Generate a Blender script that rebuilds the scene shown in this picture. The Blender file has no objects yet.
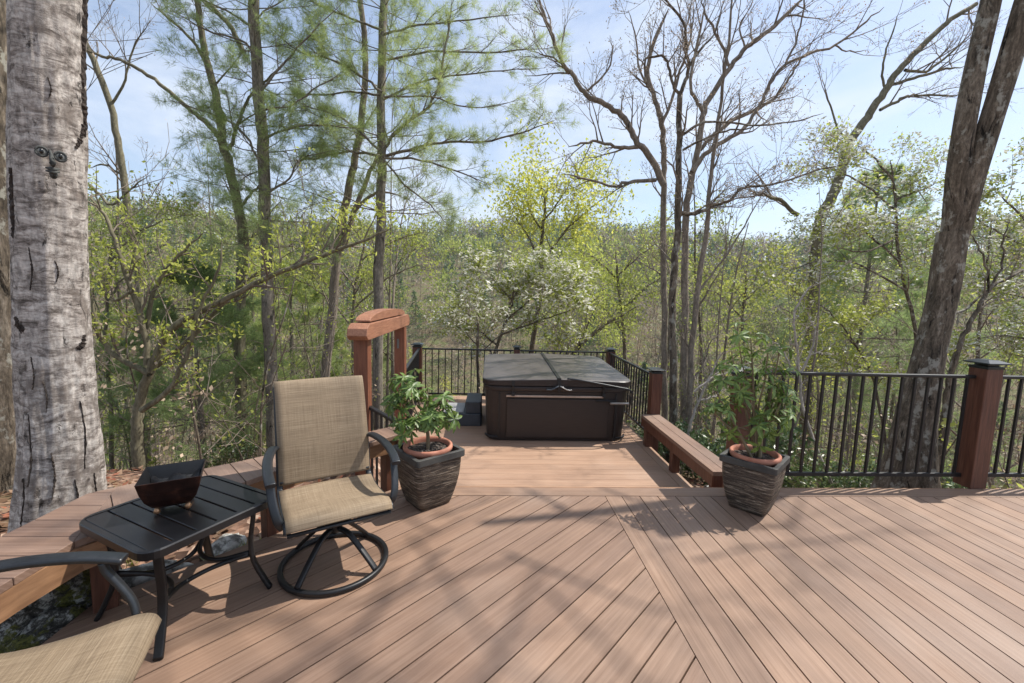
import bpy, math, random
import numpy as np
from mathutils import Vector, Matrix
sc = bpy.context.scene
COL = sc.collection
RS = np.random.RandomState
# ------------------------------------------------------------------ camera model (fitted to the photograph)
F = 427.8
PIT, ROL, YAW = math.radians(6.247), math.radians(-1.539), math.radians(2.963)
EYE = np.array([0.0, 0.0, 1.55])
def _T(d):
    X, Y, Z = d
    cy, sy = math.cos(YAW), math.sin(YAW); x = cy*X - sy*Y; f = sy*X + cy*Y
    cp, sp = math.cos(PIT), math.sin(PIT); f2 = cp*f - sp*Z; u = sp*f + cp*Z
    cr, sr = math.cos(ROL), math.sin(ROL)
    return np.array([cr*x - sr*u, -(sr*x + cr*u), f2])
CM = np.array([_T(e) for e in np.eye(3)]).T
def at(px, py, Y):                    # a traced pixel put at its own real distance Y ahead
    d = CM.T @ np.array([(px-512)/F, (py-341.5)/F, 1.0]); return d*(Y/d[1]) + EYE
cam = bpy.data.cameras.new('camera'); cam.sensor_width = 36; cam.lens = F*36/1024; cam.clip_end = 3000; cam.clip_start = .05
co = bpy.data.objects.new('camera', cam); COL.objects.link(co); sc.camera = co
Rm = Matrix((CM[0], -CM[1], -CM[2])).transposed()
co.matrix_world = Matrix.Translation(EYE) @ Rm.to_4x4()

# ------------------------------------------------------------------ object helpers
def tag(o, label=None, cat=None, group=None, kind=None):
    if label: o['label'] = label
    if cat: o['category'] = cat
    if group: o['group'] = group
    if kind: o['kind'] = kind
    return o
def empty(name, loc=(0,0,0), rz=0, label=None, cat=None, group=None):
    o = bpy.data.objects.new(name, None); COL.objects.link(o); o.location = loc; o.rotation_euler = (0,0,rz)
    return tag(o, label, cat, group)
def copy_tree(o, parent=None):
    c = o.copy(); COL.objects.link(c)
    if parent: c.parent = parent
    for ch in list(o.children): copy_tree(ch, c)
    return c
class MB:
    """collects pieces and links them as ONE mesh object"""
    def __init__(s): s.v = []; s.f = []; s.uv = []; s.mi = []; s.sm = []; s.n = 0
    def add(s, vs, fs, uvs=None, m=0, smooth=False):
        b = s.n; s.v += [tuple(map(float, p)) for p in vs]; s.n += len(vs)
        for i, f in enumerate(fs):
            s.f.append([b+j for j in f]); s.mi.append(m); s.sm.append(smooth)
            s.uv.append(uvs[i] if uvs else None)
    def box(s, lo, hi, m=0, rz=0, c=None):
        (x0,y0,z0),(x1,y1,z1) = lo, hi
        vs = [(x0,y0,z0),(x1,y0,z0),(x1,y1,z0),(x0,y1,z0),(x0,y0,z1),(x1,y0,z1),(x1,y1,z1),(x0,y1,z1)]
        if rz:
            cx, cy = c if c else ((x0+x1)/2, (y0+y1)/2); cc, ss = math.cos(rz), math.sin(rz)
            vs = [(cx+(x-cx)*cc-(y-cy)*ss, cy+(x-cx)*ss+(y-cy)*cc, z) for x,y,z in vs]
        s.add(vs, [(0,3,2,1),(4,5,6,7),(0,1,5,4),(1,2,6,5),(2,3,7,6),(3,0,4,7)], m=m)
    def prism(s, poly, z0, z1, d=(1,0), m=0, off=0.0):
        """poly: ccw 2D points; UV runs along d"""
        n = len(poly); z0 = z0 if hasattr(z0,'__len__') else [z0]*n; z1 = z1 if hasattr(z1,'__len__') else [z1]*n
        vs = [(x,y,z0[i]) for i,(x,y) in enumerate(poly)] + [(x,y,z1[i]) for i,(x,y) in enumerate(poly)]
        L = math.hypot(*d); dx, dy = d[0]/L, d[1]/L
        def U(i):
            x,y,z = vs[i]; return (x*dx+y*dy+off, -x*dy+y*dx + (z-z1[i % n]))
        fs = [tuple(range(n,2*n)), tuple(range(n-1,-1,-1))] + [(i,(i+1)%n,(i+1)%n+n,i+n) for i in range(n)]
        s.add(vs, fs, [[U(i) for i in f] for f in fs], m=m)
    def sweep(s, pts, prof, up=(0,0,1), m=0, closed=False, smooth=True, cap=True, scale=None):
        pts = [Vector(p) for p in pts]; n = len(pts); k = len(prof); up = Vector(up); vs = []
        for i, p in enumerate(pts):
            a = pts[(i-1) % n] if (closed or i > 0) else p; b = pts[(i+1) % n] if (closed or i < n-1) else p
            t = (b-a).normalized(); sd = t.cross(up)
            if sd.length < 1e-4: sd = t.cross(Vector((1,0,0)))
            sd.normalize(); u = sd.cross(t).normalized(); q = scale[i] if scale else 1
            for (x,y) in prof: vs.append(p + sd*x*q + u*y*q)
        fs = []
        for i in range(n if closed else n-1):
            for j in range(k):
                a = i*k+j; b = i*k+(j+1)%k; c = ((i+1)%n)*k+(j+1)%k; d = ((i+1)%n)*k+j; fs.append((a,b,c,d))
        s.add(vs, fs, m=m, smooth=smooth)
        if cap and not closed:
            b0 = s.n-len(vs)
            s.f.append([b0+j for j in range(k)][::-1]); s.f.append([b0+(n-1)*k+j for j in range(k)])
            s.mi += [m,m]; s.sm += [False,False]; s.uv += [None,None]
    def tube(s, pts, r, n=8, m=0, **kw):
        rr = r if hasattr(r,'__len__') else None
        prof = [((1 if rr else r)*math.cos(2*math.pi*j/n), (1 if rr else r)*math.sin(2*math.pi*j/n)) for j in range(n)]
        s.sweep(pts, prof, m=m, scale=rr, **kw)
    def lathe(s, prof, c=(0,0,0), n=32, m=0, smooth=True):
        vs = [(c[0]+r*math.cos(2*math.pi*j/n), c[1]+r*math.sin(2*math.pi*j/n), c[2]+z) for r,z in prof for j in range(n)]
        fs = [(i*n+j, i*n+(j+1)%n, (i+1)*n+(j+1)%n, (i+1)*n+j) for i in range(len(prof)-1) for j in range(n)]
        s.add(vs, fs, m=m, smooth=smooth)
    def build(s, name, mats, parent=None, bevel=0, seg=2):
        me = bpy.data.meshes.new(name); me.from_pydata(s.v, [], s.f)
        for mt in (mats if isinstance(mats,(list,tuple)) else [mats]): me.materials.append(mt)
        if any(u for u in s.uv):
            ul = me.uv_layers.new(name='UVMap').data; k = 0
            for f, u in zip(s.f, s.uv):
                for j in range(len(f)):
                    if u: ul[k].uv = u[j]
                    k += 1
        me.polygons.foreach_set('material_index', s.mi); me.polygons.foreach_set('use_smooth', s.sm); me.update()
        o = bpy.data.objects.new(name, me); COL.objects.link(o)
        if parent: o.parent = parent
        if bevel:
            b = o.modifiers.new('bevel','BEVEL'); b.width = bevel; b.segments = seg; b.limit_method = 'ANGLE'; b.angle_limit = math.radians(40)
        return o
def rrect(w, h, r=.3, n=3):           # rounded rectangle profile
    r = min(w,h)*r; out = []
    for cx,cy,a0 in ((w/2-r,h/2-r,0),(-w/2+r,h/2-r,90),(-w/2+r,-h/2+r,180),(w/2-r,-h/2+r,270)):
        for i in range(n+1):
            a = math.radians(a0+90*i/n); out.append((cx+r*math.cos(a), cy+r*math.sin(a)))
    return out
def spline(P, n=8):                   # Catmull-Rom through points
    P = [np.array(p,float) for p in P]; Q = [2*P[0]-P[1]]+P+[2*P[-1]-P[-2]]; out = []
    for i in range(1,len(Q)-2):
        for k in range(n):
            t = k/n; a,b,c,d = Q[i-1],Q[i],Q[i+1],Q[i+2]
            out.append(.5*((2*b)+(-a+c)*t+(2*a-5*b+4*c-d)*t*t+(-a+3*b-3*c+d)*t**3))
    out.append(P[-1]); return out

# ------------------------------------------------------------------ materials
def mat(name, base=(.5,.5,.5), rough=.6, metal=0, spec=.5):
    m = bpy.data.materials.new(name); m.use_nodes = True; nt = m.node_tree; b = nt.nodes['Principled BSDF']
    b.inputs['Base Color'].default_value = (*base,1); b.inputs['Roughness'].default_value = rough
    b.inputs['Metallic'].default_value = metal; b.inputs['Specular IOR Level'].default_value = spec
    return m, nt, b
def nd(nt, t, **kw):
    n = nt.nodes.new(t)
    for k,v in kw.items():
        if k in n.inputs: n.inputs[k].default_value = v
        else: setattr(n,k,v)
    return n
def coords(nt, kind='Object', scale=(1,1,1), rot=(0,0,0)):
    t = nd(nt,'ShaderNodeTexCoord'); mp = nd(nt,'ShaderNodeMapping'); mp.inputs['Scale'].default_value = scale; mp.inputs['Rotation'].default_value = rot
    nt.links.new(t.outputs[kind], mp.inputs[0]); return mp.outputs[0]
def noise(nt, vec, scale=5, detail=4, rough=.6, dist=0):
    n = nd(nt,'ShaderNodeTexNoise'); n.inputs['Scale'].default_value = scale; n.inputs['Detail'].default_value = detail
    n.inputs['Roughness'].default_value = rough; n.inputs['Distortion'].default_value = dist; nt.links.new(vec, n.inputs['Vector']); return n.outputs['Fac']
def ramp(nt, fac, stops):
    r = nd(nt,'ShaderNodeValToRGB'); e = r.color_ramp.elements
    while len(e) < len(stops): e.new(.5)
    for i,(p,c) in enumerate(stops): e[i].position = p; e[i].color = (*c,1) if len(c)==3 else c
    nt.links.new(fac, r.inputs[0]); return r.outputs[0]
def mixc(nt, fac, a, b, mode='MIX'):
    m = nd(nt,'ShaderNodeMix'); m.data_type = 'RGBA'; m.blend_type = mode
    for sk, v in ((0,fac),(6,a),(7,b)):
        if hasattr(v,'default_value'): nt.links.new(v, m.inputs[sk])
        else: m.inputs[sk].default_value = v if not isinstance(v,tuple) else (*v,1)[:4]
    return m.outputs[2]
def bump(nt, b, h, strength=.3, dist=.01):
    n = nd(nt,'ShaderNodeBump'); n.inputs['Strength'].default_value = strength; n.inputs['Distance'].default_value = dist
    nt.links.new(h, n.inputs['Height']); nt.links.new(n.outputs[0], b.inputs['Normal'])
def g(v): return (v,v,v)
def board_mat(name, c1, c2, c3, rough=.62, var=.17, grain=1.0):
    m, nt, b = mat(name, rough=rough); L = nt.links
    tc = nd(nt,'ShaderNodeTexCoord'); geo = nd(nt,'ShaderNodeNewGeometry')
    rv = nd(nt,'ShaderNodeCombineXYZ'); mul = nd(nt,'ShaderNodeMath', operation='MULTIPLY'); mul.inputs[1].default_value = 53.0
    L.new(geo.outputs['Random Per Island'], mul.inputs[0]); L.new(mul.outputs[0], rv.inputs[0]); L.new(mul.outputs[0], rv.inputs[2])
    ad = nd(nt,'ShaderNodeVectorMath', operation='ADD'); L.new(tc.outputs['UV'], ad.inputs[0]); L.new(rv.outputs[0], ad.inputs[1])
    def mp(sc_):
        q = nd(nt,'ShaderNodeMapping'); q.inputs['Scale'].default_value = sc_; L.new(ad.outputs[0], q.inputs[0]); return q.outputs[0]
    streak = noise(nt, mp((.8,34,1)), 1.6, 6, .7, .2); fine = noise(nt, mp((6,220,1)), 1.2, 3, .6)
    blot = noise(nt, mp((1.2,3.5,1)), 1.1, 4, .6)
    col = ramp(nt, streak, [(.3,c1),(.52,c2),(.72,c3)])
    col = mixc(nt, .15, col, ramp(nt, fine, [(.3,g(.55)),(.7,g(1.25))]), 'MULTIPLY')
    col = mixc(nt, .55, col, ramp(nt, blot, [(.32,(.80,.79,.80)),(.7,(1.18,1.17,1.15))]), 'MULTIPLY')
    col = mixc(nt, 1.0, col, ramp(nt, geo.outputs['Random Per Island'], [(0,(1-var,1-var*1.1,1-var)),(.5,g(1)),(1,(1+var*.6,1+var*.5,1+var*.4))]), 'MULTIPLY')
    wn = noise(nt, coords(nt,'Object'), .9, 5, .6)          # weathering, worn paler patches
    col = mixc(nt, ramp(nt, wn, [(.5,g(0)),(.74,g(.22))]), col, (.40,.33,.28))
    L.new(col, b.inputs['Base Color'])
    L.new(ramp(nt, blot, [(.3,g(rough-.12)),(.7,g(rough+.12))]), b.inputs['Roughness'])
    h = mixc(nt, .5, streak, fine); bump(nt, b, h, .25*grain, .004); return m
def noisy(name, stops, scale=6, rough=.7, bs=.2, bd=.005, stretch=(1,1,1), detail=5, kind='Object', metal=0, spec=.5):
    m, nt, b = mat(name, rough=rough, metal=metal, spec=spec); v = coords(nt, kind, stretch); n = noise(nt, v, scale, detail, .62, .2)
    nt.links.new(ramp(nt, n, stops), b.inputs['Base Color'])
    if bs: bump(nt, b, n, bs, bd)
    return m
M = {}
M['deck'] = board_mat('composite_decking', (.188,.113,.074), (.240,.153,.104), (.290,.192,.135))
M['deck_low'] = board_mat('lower_decking', (.30,.180,.115), (.35,.222,.148), (.395,.265,.185), var=.05)
M['bench'] = board_mat('bench_boards', (.155,.090,.060), (.20,.125,.088), (.26,.17,.125), var=.15)
M['fascia'] = noisy('fascia_wood', [(.3,(.17,.085,.042)),(.7,(.30,.165,.085))], 5, .6, .2, .004, (1,1,7))
M['stain'] = noisy('stained_post_wood', [(.3,(.062,.021,.012)),(.5,(.10,.036,.02)),(.7,(.15,.06,.035))], 9, .5, .35, .004, (7,7,.5))
M['arch'] = noisy('cedar_stained_wood', [(.25,(.19,.075,.04)),(.75,(.38,.18,.105))], 8, .6, .35, .004, (9,.7,9))
M['arch_post'] = noisy('cedar_stained_post', [(.25,(.12,.038,.018)),(.75,(.26,.10,.052))], 8, .55, .3, .004, (7,7,.6))
M['under'] = noisy('framing_gap_shade', [(.3,g(.012)),(.7,g(.022))], 5, .9, 0)  # framing colour, near black to paint the shade inside the board gaps
M['black'] = noisy('black_powder_coat', [(.3,(.005,.005,.006)),(.7,(.010,.010,.011))], 60, .45, .12, .001)
M['charcoal'] = noisy('charcoal_powder_coat', [(.3,(.010,.012,.015)),(.7,(.018,.021,.025))], 40, .38, .1, .001)
M['tabletop'] = noisy('black_table_enamel', [(.3,(.006,.006,.007)),(.7,(.011,.011,.013))], 8, .35, .08, .001)
M['cap'] = noisy('post_cap_metal', [(.3,(.008,.012,.012)),(.7,(.018,.024,.024))], 12, .3, 0)
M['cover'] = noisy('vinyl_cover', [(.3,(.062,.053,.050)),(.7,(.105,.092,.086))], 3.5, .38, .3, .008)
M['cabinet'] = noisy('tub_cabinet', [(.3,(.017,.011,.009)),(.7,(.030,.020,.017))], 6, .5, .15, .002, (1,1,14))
M['trim'] = noisy('tub_trim', [(.3,(.34,.26,.20)),(.7,(.46,.36,.29))], 10, .5, 0)
M['steel'] = noisy('brushed_steel', [(.3,g(.35)),(.7,g(.5))], 30, .3, 0, metal=1)
M['plastic'] = noisy('grey_plastic', [(.3,(.035,.043,.052)),(.7,(.055,.065,.078))], 12, .5, .1, .002)
M['tread'] = noisy('pale_tread', [(.3,g(.24)),(.7,g(.34))], 12, .6, .1, .002)
M['terracotta'] = noisy('terracotta', [(.3,(.34,.125,.075)),(.7,(.50,.22,.145))], 14, .75, .15, .002)
M['soil'] = noisy('potting_soil', [(.3,(.02,.013,.01)),(.5,(.045,.03,.022)),(.72,(.2,.18,.16))], 60, .95, .8, .01)
M['rim'] = noisy('planter_rim', [(.3,(.035,.035,.033)),(.7,(.07,.068,.062))], 12, .6, .2, .002)
M['rust'] = noisy('rusty_copper', [(.3,(.012,.006,.005)),(.55,(.032,.013,.010)),(.75,(.10,.04,.025))], 14, .38, .25, .002, metal=.5)
M['brass'] = noisy('aged_brass', [(.3,(.3,.16,.08)),(.7,(.5,.3,.18))], 20, .35, 0, metal=.8)
M['stone'] = noisy('lichen_rock', [(.3,(.05,.05,.045)),(.45,(.14,.135,.12)),(.53,(.42,.42,.39)),(.7,(.65,.65,.61))], 13, .9, .6, .02)
M['moss_old'] = noisy('moss', [(.3,(.05,.06,.012)),(.6,(.13,.14,.025)),(.8,(.2,.2,.05))], 30, 1, .9, .02)
m, nt, b = mat('moss_and_lichen_stone', rough=.95); o1 = coords(nt,'Object')
q1 = noise(nt, o1, 22, 6, .75, .4); q2 = noise(nt, o1, 7, 5, .7); q3 = noise(nt, o1, 60, 4, .7)
c = ramp(nt, q1, [(.38,(.018,.017,.014)),(.5,(.085,.08,.068)),(.56,(.36,.36,.33)),(.68,(.58,.58,.54))])
c = mixc(nt, ramp(nt, q2, [(.52,g(0)),(.57,g(1))]), c, ramp(nt, q3, [(.35,(.03,.032,.008)),(.65,(.17,.17,.035))]))
nt.links.new(c, b.inputs['Base Color']); bump(nt, b, q1, .9, .03); M['moss'] = m
M['concrete'] = noisy('grey_relief', [(.3,(.025,.027,.026)),(.7,(.085,.088,.082))], 30, .8, .4, .004)
M['pupil'] = mat('dark_glaze', (.006,.006,.006), .25)[0]
M['sclera'] = mat('grey_relief_paint', (.15,.155,.145), .6)[0]
# sling fabric: open weave with slubs
m, nt, b = mat('sling_fabric', rough=.75)
a1 = noise(nt, coords(nt,'UV',(4,210,1)), 1, 4, .7); a2 = noise(nt, coords(nt,'UV',(210,4,1)), 1, 4, .7)
big = noise(nt, coords(nt,'UV',(3,14,1)), 1, 3, .6)
c = ramp(nt, a1, [(.3,(.075,.048,.028)),(.5,(.205,.15,.096)),(.7,(.35,.28,.195))])
c = mixc(nt, .45, c, ramp(nt, a2, [(.3,(.125,.086,.052)),(.5,(.23,.172,.112)),(.7,(.335,.268,.185))]))
c = mixc(nt, .5, c, ramp(nt, big, [(.3,(.78,.74,.66)),(.7,(1.15,1.12,1.06))]), 'MULTIPLY')
nt.links.new(c, b.inputs['Base Color']); bump(nt, b, a1, .3, .002); M['sling'] = m
# planter: layered slate-like strips
m, nt, b = mat('layered_strip_planter', rough=.6)
v = coords(nt,'Object',(3.2,3.2,42)); n1 = noise(nt, v, 1.6, 7, .8, .7); n2 = noise(nt, coords(nt,'Object',(1,1,2)), 6, 3, .6)
c = ramp(nt, n1, [(.38,(.010,.008,.006)),(.48,(.06,.042,.03)),(.55,(.16,.12,.085)),(.64,(.46,.40,.31))])
c = mixc(nt, .6, c, ramp(nt, n2, [(.3,g(.45)),(.7,g(1.2))]), 'MULTIPLY')
nt.links.new(c, b.inputs['Base Color']); bump(nt, b, n1, .8, .012); M['planter'] = m
# bark
def bark(name, stops, vs=(1,1,.25), scale=9, crack=.45, cs=(1,1,.16), cscale=14, lich=None, bd=.02, dark=.12):
    m, nt, b = mat(name, rough=.88, spec=.25)
    n1 = noise(nt, coords(nt,'Object',vs), scale, 9, .78, .6)
    c = ramp(nt, n1, stops)
    cr = noise(nt, coords(nt,'Object',cs), cscale, 5, .7, .8)
    cm = ramp(nt, cr, [(crack-.07,g(dark)),(crack,g(1))]); c = mixc(nt, 1.0, c, cm, 'MULTIPLY')
    fn = noise(nt, coords(nt,'Object',(1,1,.35)), scale*5, 5, .7); c = mixc(nt, .75, c, ramp(nt, fn, [(.35,g(.45)),(.62,g(1.25))]), 'MULTIPLY')
    if lich:
        ln = noise(nt, coords(nt,'Object',(1,1,.7)), lich[0], 5, .65); c = mixc(nt, ramp(nt, ln, [(.55,g(0)),(.62,g(.8))]), c, lich[1])
    nt.links.new(c, b.inputs['Base Color']); bump(nt, b, mixc(nt, .6, n1, cm), .7, bd); return m
M['birch'] = bark('pale_birch_bark', [(.36,(.09,.074,.062)),(.45,(.26,.225,.20)),(.54,(.47,.425,.385)),(.68,(.65,.61,.565))], vs=(1.0,1.0,2.6), scale=8, crack=.395, cs=(2.0,2.0,.9), cscale=6, bd=.03, lich=(3.2,(.17,.14,.12)), dark=.2)
M['scar'] = noisy('torn_dark_bark', [(.3,(.012,.009,.008)),(.6,(.05,.036,.028)),(.8,(.14,.105,.08))], 40, .95, .8, .01)
M['bark_dark'] = bark('dark_lichen_bark', [(.34,(.04,.032,.023)),(.52,(.15,.12,.088)),(.68,(.30,.255,.20))], scale=13, lich=(9,(.34,.33,.28)), crack=.42)
M['bark_grey'] = bark('grey_bark', [(.3,(.12,.096,.074)),(.55,(.27,.225,.18)),(.75,(.42,.37,.31))], scale=8, crack=.38)
M['bark_mossy'] = bark('mossy_bark', [(.3,(.09,.08,.05)),(.55,(.20,.18,.12)),(.75,(.34,.31,.22))], scale=7, crack=.36)
M['bark_pine'] = bark('pine_bark', [(.3,(.10,.085,.068)),(.55,(.24,.21,.17)),(.75,(.38,.34,.285))], scale=9, crack=.42)
M['bark_pale'] = bark('bleached_branch', [(.3,(.3,.26,.22)),(.7,(.55,.5,.44))], scale=9, crack=.2)
M['stem'] = noisy('green_brown_stem', [(.3,(.13,.10,.055)),(.7,(.27,.21,.13))], 20, .8, .3, .003, (1,1,.2))
def leafm(name, c1, c2, tr=.35, rough=.55, trc=None, spec=.4):
    m, nt, b = mat(name, rough=rough, spec=spec); geo = nd(nt,'ShaderNodeNewGeometry'); oi = nd(nt,'ShaderNodeObjectInfo')
    col = ramp(nt, geo.outputs['Random Per Island'], [(0,c1),(1,c2)])
    col = mixc(nt, 1.0, col, ramp(nt, oi.outputs['Random'], [(0,(.75,.8,.8)),(.5,g(1)),(1,(1.3,1.2,1.1))]), 'MULTIPLY')
    nt.links.new(col, b.inputs['Base Color'])
    if tr:
        t = nd(nt,'ShaderNodeBsdfTranslucent'); nt.links.new(col, t.inputs[0]) if not trc else t.inputs[0].__setattr__('default_value',(*trc,1))
        mx = nd(nt,'ShaderNodeMixShader'); mx.inputs[0].default_value = tr
        nt.links.new(b.outputs[0], mx.inputs[1]); nt.links.new(t.outputs[0], mx.inputs[2]); nt.links.new(mx.outputs[0], nt.nodes['Material Output'].inputs[0])
    return m
M['lime'] = leafm('spring_leaf', (.34,.40,.06), (.58,.60,.15), .62)
M['fresh'] = leafm('fresh_leaf', (.24,.29,.055), (.44,.48,.12), .55)
M['olive'] = leafm('olive_leaf', (.12,.14,.04), (.25,.26,.09), .4)
M['needle'] = leafm('pine_needle', (.20,.29,.10), (.42,.50,.21), .6)
M['needle_dk'] = leafm('dark_pine_needle', (.07,.12,.05), (.17,.24,.10), .45)
M['gloss'] = leafm('glossy_leaf', (.06,.12,.02), (.24,.34,.08), .35, .45, spec=.6)
M['vari'] = leafm('variegated_leaf', (.07,.12,.03), (.30,.33,.14), .3, .35)
M['laurel'] = leafm('laurel_leaf', (.04,.08,.025), (.14,.20,.07), .25, .3, spec=.6)
M['white'] = leafm('white_bract', (.62,.62,.52), (.82,.82,.75), .3)
M['bud'] = leafm('bud_haze', (.32,.25,.18), (.52,.41,.31), .3)
M['tan'] = leafm('dry_leaf', (.16,.09,.05), (.36,.23,.15), .3)
M['twig'] = noisy('twig_bark', [(.3,(.11,.085,.065)),(.7,(.25,.205,.16))], 4, .85, 0)
M['pinkleaf'] = leafm('russet_leaf', (.28,.10,.06), (.42,.17,.10), .3)
# ground
m, nt, b = mat('leaf_litter', rough=.95, spec=.2)
o1 = coords(nt,'Object'); vo = nd(nt,'ShaderNodeTexVoronoi'); vo.inputs['Scale'].default_value = 16; vo.inputs['Randomness'].default_value = 1; nt.links.new(o1, vo.inputs['Vector'])
hsv = nd(nt,'ShaderNodeSeparateColor'); nt.links.new(vo.outputs['Color'], hsv.inputs[0])
c = ramp(nt, hsv.outputs[0], [(0,(.07,.04,.028)),(.4,(.19,.105,.07)),(.75,(.30,.18,.125)),(1,(.45,.33,.25))])
big = noise(nt, o1, .5, 6, .65); c = mixc(nt, ramp(nt, big, [(.5,g(0)),(.66,g(.75))]), c, (.09,.10,.032))
med = noise(nt, o1, 3, 5, .65); pl_ = nd(nt,'ShaderNodeVectorMath', operation='LENGTH'); nt.links.new(o1, pl_.inputs[0]); dv = nd(nt,'ShaderNodeMapRange'); dv.inputs[1].default_value = 12; dv.inputs[2].default_value = 40; nt.links.new(pl_.outputs['Value'], dv.inputs[0])
c = mixc(nt, dv.outputs[0], c, mixc(nt, ramp(nt, big, [(.42,g(0)),(.62,g(1))]), (.165,.125,.08), (.13,.15,.055)))
c = mixc(nt, .8, c, ramp(nt, med, [(.3,g(.45)),(.65,g(1.1))]), 'MULTIPLY')
nt.links.new(c, b.inputs['Base Color']); bump(nt, b, vo.outputs['Distance'], .9, .04); M['litter'] = m

# ------------------------------------------------------------------ world, sun
sun_dir = Vector((.62,.20,1)).normalized()
elev = math.asin(sun_dir.z); azi = math.atan2(sun_dir.x, sun_dir.y)
w = bpy.data.worlds.new('World'); sc.world = w; w.use_nodes = True; nt = w.node_tree; bg = nt.nodes['Background']
sky = nd(nt,'ShaderNodeTexSky'); sky.sky_type = 'NISHITA'; sky.sun_disc = False; sky.sun_elevation = elev; sky.sun_rotation = azi
sky.air_density = 1.0; sky.dust_density = 1.2; sky.ozone_density = 1.5
tc = nd(nt,'ShaderNodeTexCoord'); mp = nd(nt,'ShaderNodeMapping'); mp.inputs['Scale'].default_value = (1.6,1.6,4.2); mp.inputs['Location'].default_value = (.3,.1,.4)
nt.links.new(tc.outputs['Generated'], mp.inputs[0])
cn = noise(nt, mp.outputs[0], 1.5, 8, .62, .35)
cf = ramp(nt, cn, [(.42,g(.24)),(.68,g(.92))])
cl = mixc(nt, cf, sky.outputs[0], (4.7,5.15,5.9))
nt.links.new(cl, bg.inputs[0]); bg.inputs[1].default_value = .14
sl = bpy.data.lights.new('sun','SUN'); sl.energy = 4.9; sl.angle = math.radians(.53); sl.color = (1,.95,.87)
so = bpy.data.objects.new('sun', sl); COL.objects.link(so); so.rotation_euler = sun_dir.to_track_quat('Z','Y').to_euler(); so.location = (20,6,40)
sc.view_settings.view_transform = 'Standard'; sc.view_settings.look = 'None'; sc.view_settings.exposure = 0.45; sc.view_settings.gamma = 1
cy = sc.cycles; cy.max_bounces = 6; cy.diffuse_bounces = 3; cy.glossy_bounces = 2; cy.transmission_bounces = 4; cy.transparent_max_bounces = 4
cy.use_denoising = True

# ------------------------------------------------------------------ terrain
def sstep(x,a,b):
    t = np.clip((x-a)/(b-a),0,1); return t*t*(3-2*t)
_rr = np.array([0,4.6,6,10,20,32,45,60,90,130,190,250,330,420]); _zz = np.array([0,0,-.5,-2.6,-8,-13,-15.5,-14.5,-8,3,18,29,24,15])
def terr(x, y):
    x = np.asarray(x,float); y = np.asarray(y,float)
    near = -.2 - .42*sstep(x,-1.2,1.4) - .55*sstep(x,-1.25,-.8)*sstep(-x,-2.5,-2.0)*sstep(y,2.4,3.2); r = np.hypot(x,y); az = np.arctan2(x,y)
    rc = r - .9*sstep(x,0,4) - 1.2*sstep(-x,2.5,6)
    z = np.interp(rc,_rr,_zz)
    hz = 1+.10*np.sin(az*3.1+.6)+.06*np.sin(az*9+1)-.22*sstep(az,.35,.6)+.20*sstep(az,.75,1.0)
    z = np.where(z > -8, (z+8)*np.where(r>60,hz,1)-8, z)
    fwd = sstep(y,-3,2.5); z = z*fwd
    z = z + .10*np.sin(x*1.3+.5)*np.sin(y*1.7)*sstep(r,4.5,7) + 1.2*np.sin(x*.09)*np.sin(y*.07+1)*sstep(r,25,60)
    return near + z
ths = np.concatenate([np.linspace(-1.35,1.35,151), np.linspace(1.35,2*math.pi-1.35,40)[1:-1]])
rs = np.concatenate([np.linspace(.5,12,47), np.geomspace(12.6,400,64)])
TH, RR = np.meshgrid(ths, rs); X = RR*np.sin(TH); Y = RR*np.cos(TH); Z = terr(X,Y)
nv = [( .0,.0,float(terr(0,0)))] + list(zip(X.ravel(),Y.ravel(),Z.ravel())); nT = len(ths); fs = []
for i in range(len(rs)-1):
    for j in range(nT):
        a = 1+i*nT+j; b_ = 1+i*nT+(j+1)%nT; fs.append((a, a+nT, b_+nT, b_))
for j in range(nT): fs.append((0,1+j,1+(j+1)%nT))
mb = MB(); mb.add(nv, fs, smooth=True); gr = mb.build('ground', M['litter']); tag(gr, kind='structure')

# ------------------------------------------------------------------ decks
def clip(poly, a, bb):                # keep the part of poly left of line a->b
    out = []; n = len(poly)
    def sd(p): return (bb[0]-a[0])*(p[1]-a[1])-(bb[1]-a[1])*(p[0]-a[0])
    for i in range(n):
        p, q = poly[i], poly[(i+1)%n]; s1, s2 = sd(p), sd(q)
        if s1 >= 0: out.append(p)
        if s1*s2 < 0:
            t = s1/(s1-s2); out.append((p[0]+(q[0]-p[0])*t, p[1]+(q[1]-p[1])*t))
    return out
def clip_poly(poly, region):
    for i in range(len(region)):
        poly = clip(poly, region[i], region[(i+1)%len(region)])
        if len(poly) < 3: return None
    return poly
PITCH, GAP = .1435, .0075
mb = MB(); rng = random.Random(4)
left_region = [(-1.9,-3.5),(.925,-3.5),(.925,3.160),(-.845,3.160),(-1.9,2.05)]
c45 = math.sqrt(.5)
for k in range(-45,45):
    o = .051 + k*PITCH                # strip in direction (1,1)
    a, c = o+GAP/2, o+PITCH-GAP/2
    P = [(-8*c45 + c45*a, -8*c45 - c45*a), (8*c45 + c45*a, 8*c45 - c45*a), (8*c45 + c45*c, 8*c45 - c45*c), (-8*c45 + c45*c, -8*c45 - c45*c)][::-1]
    q = clip_poly(P, left_region)
    if q: mb.prism(q, -.025, 0, (1,1))
mb.prism([(.930,-3.5),(1.056,-3.5),(1.056,3.160),(.930,3.160)], -.025, .0, (0,1))
x = 1.0615; k = 0
while x < 9:
    mb.prism([(x,-3.5),(x+PITCH-GAP,-3.5),(x+PITCH-GAP,3.160),(x,3.160)], -.025, 0, (0,1)); x += PITCH
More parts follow.
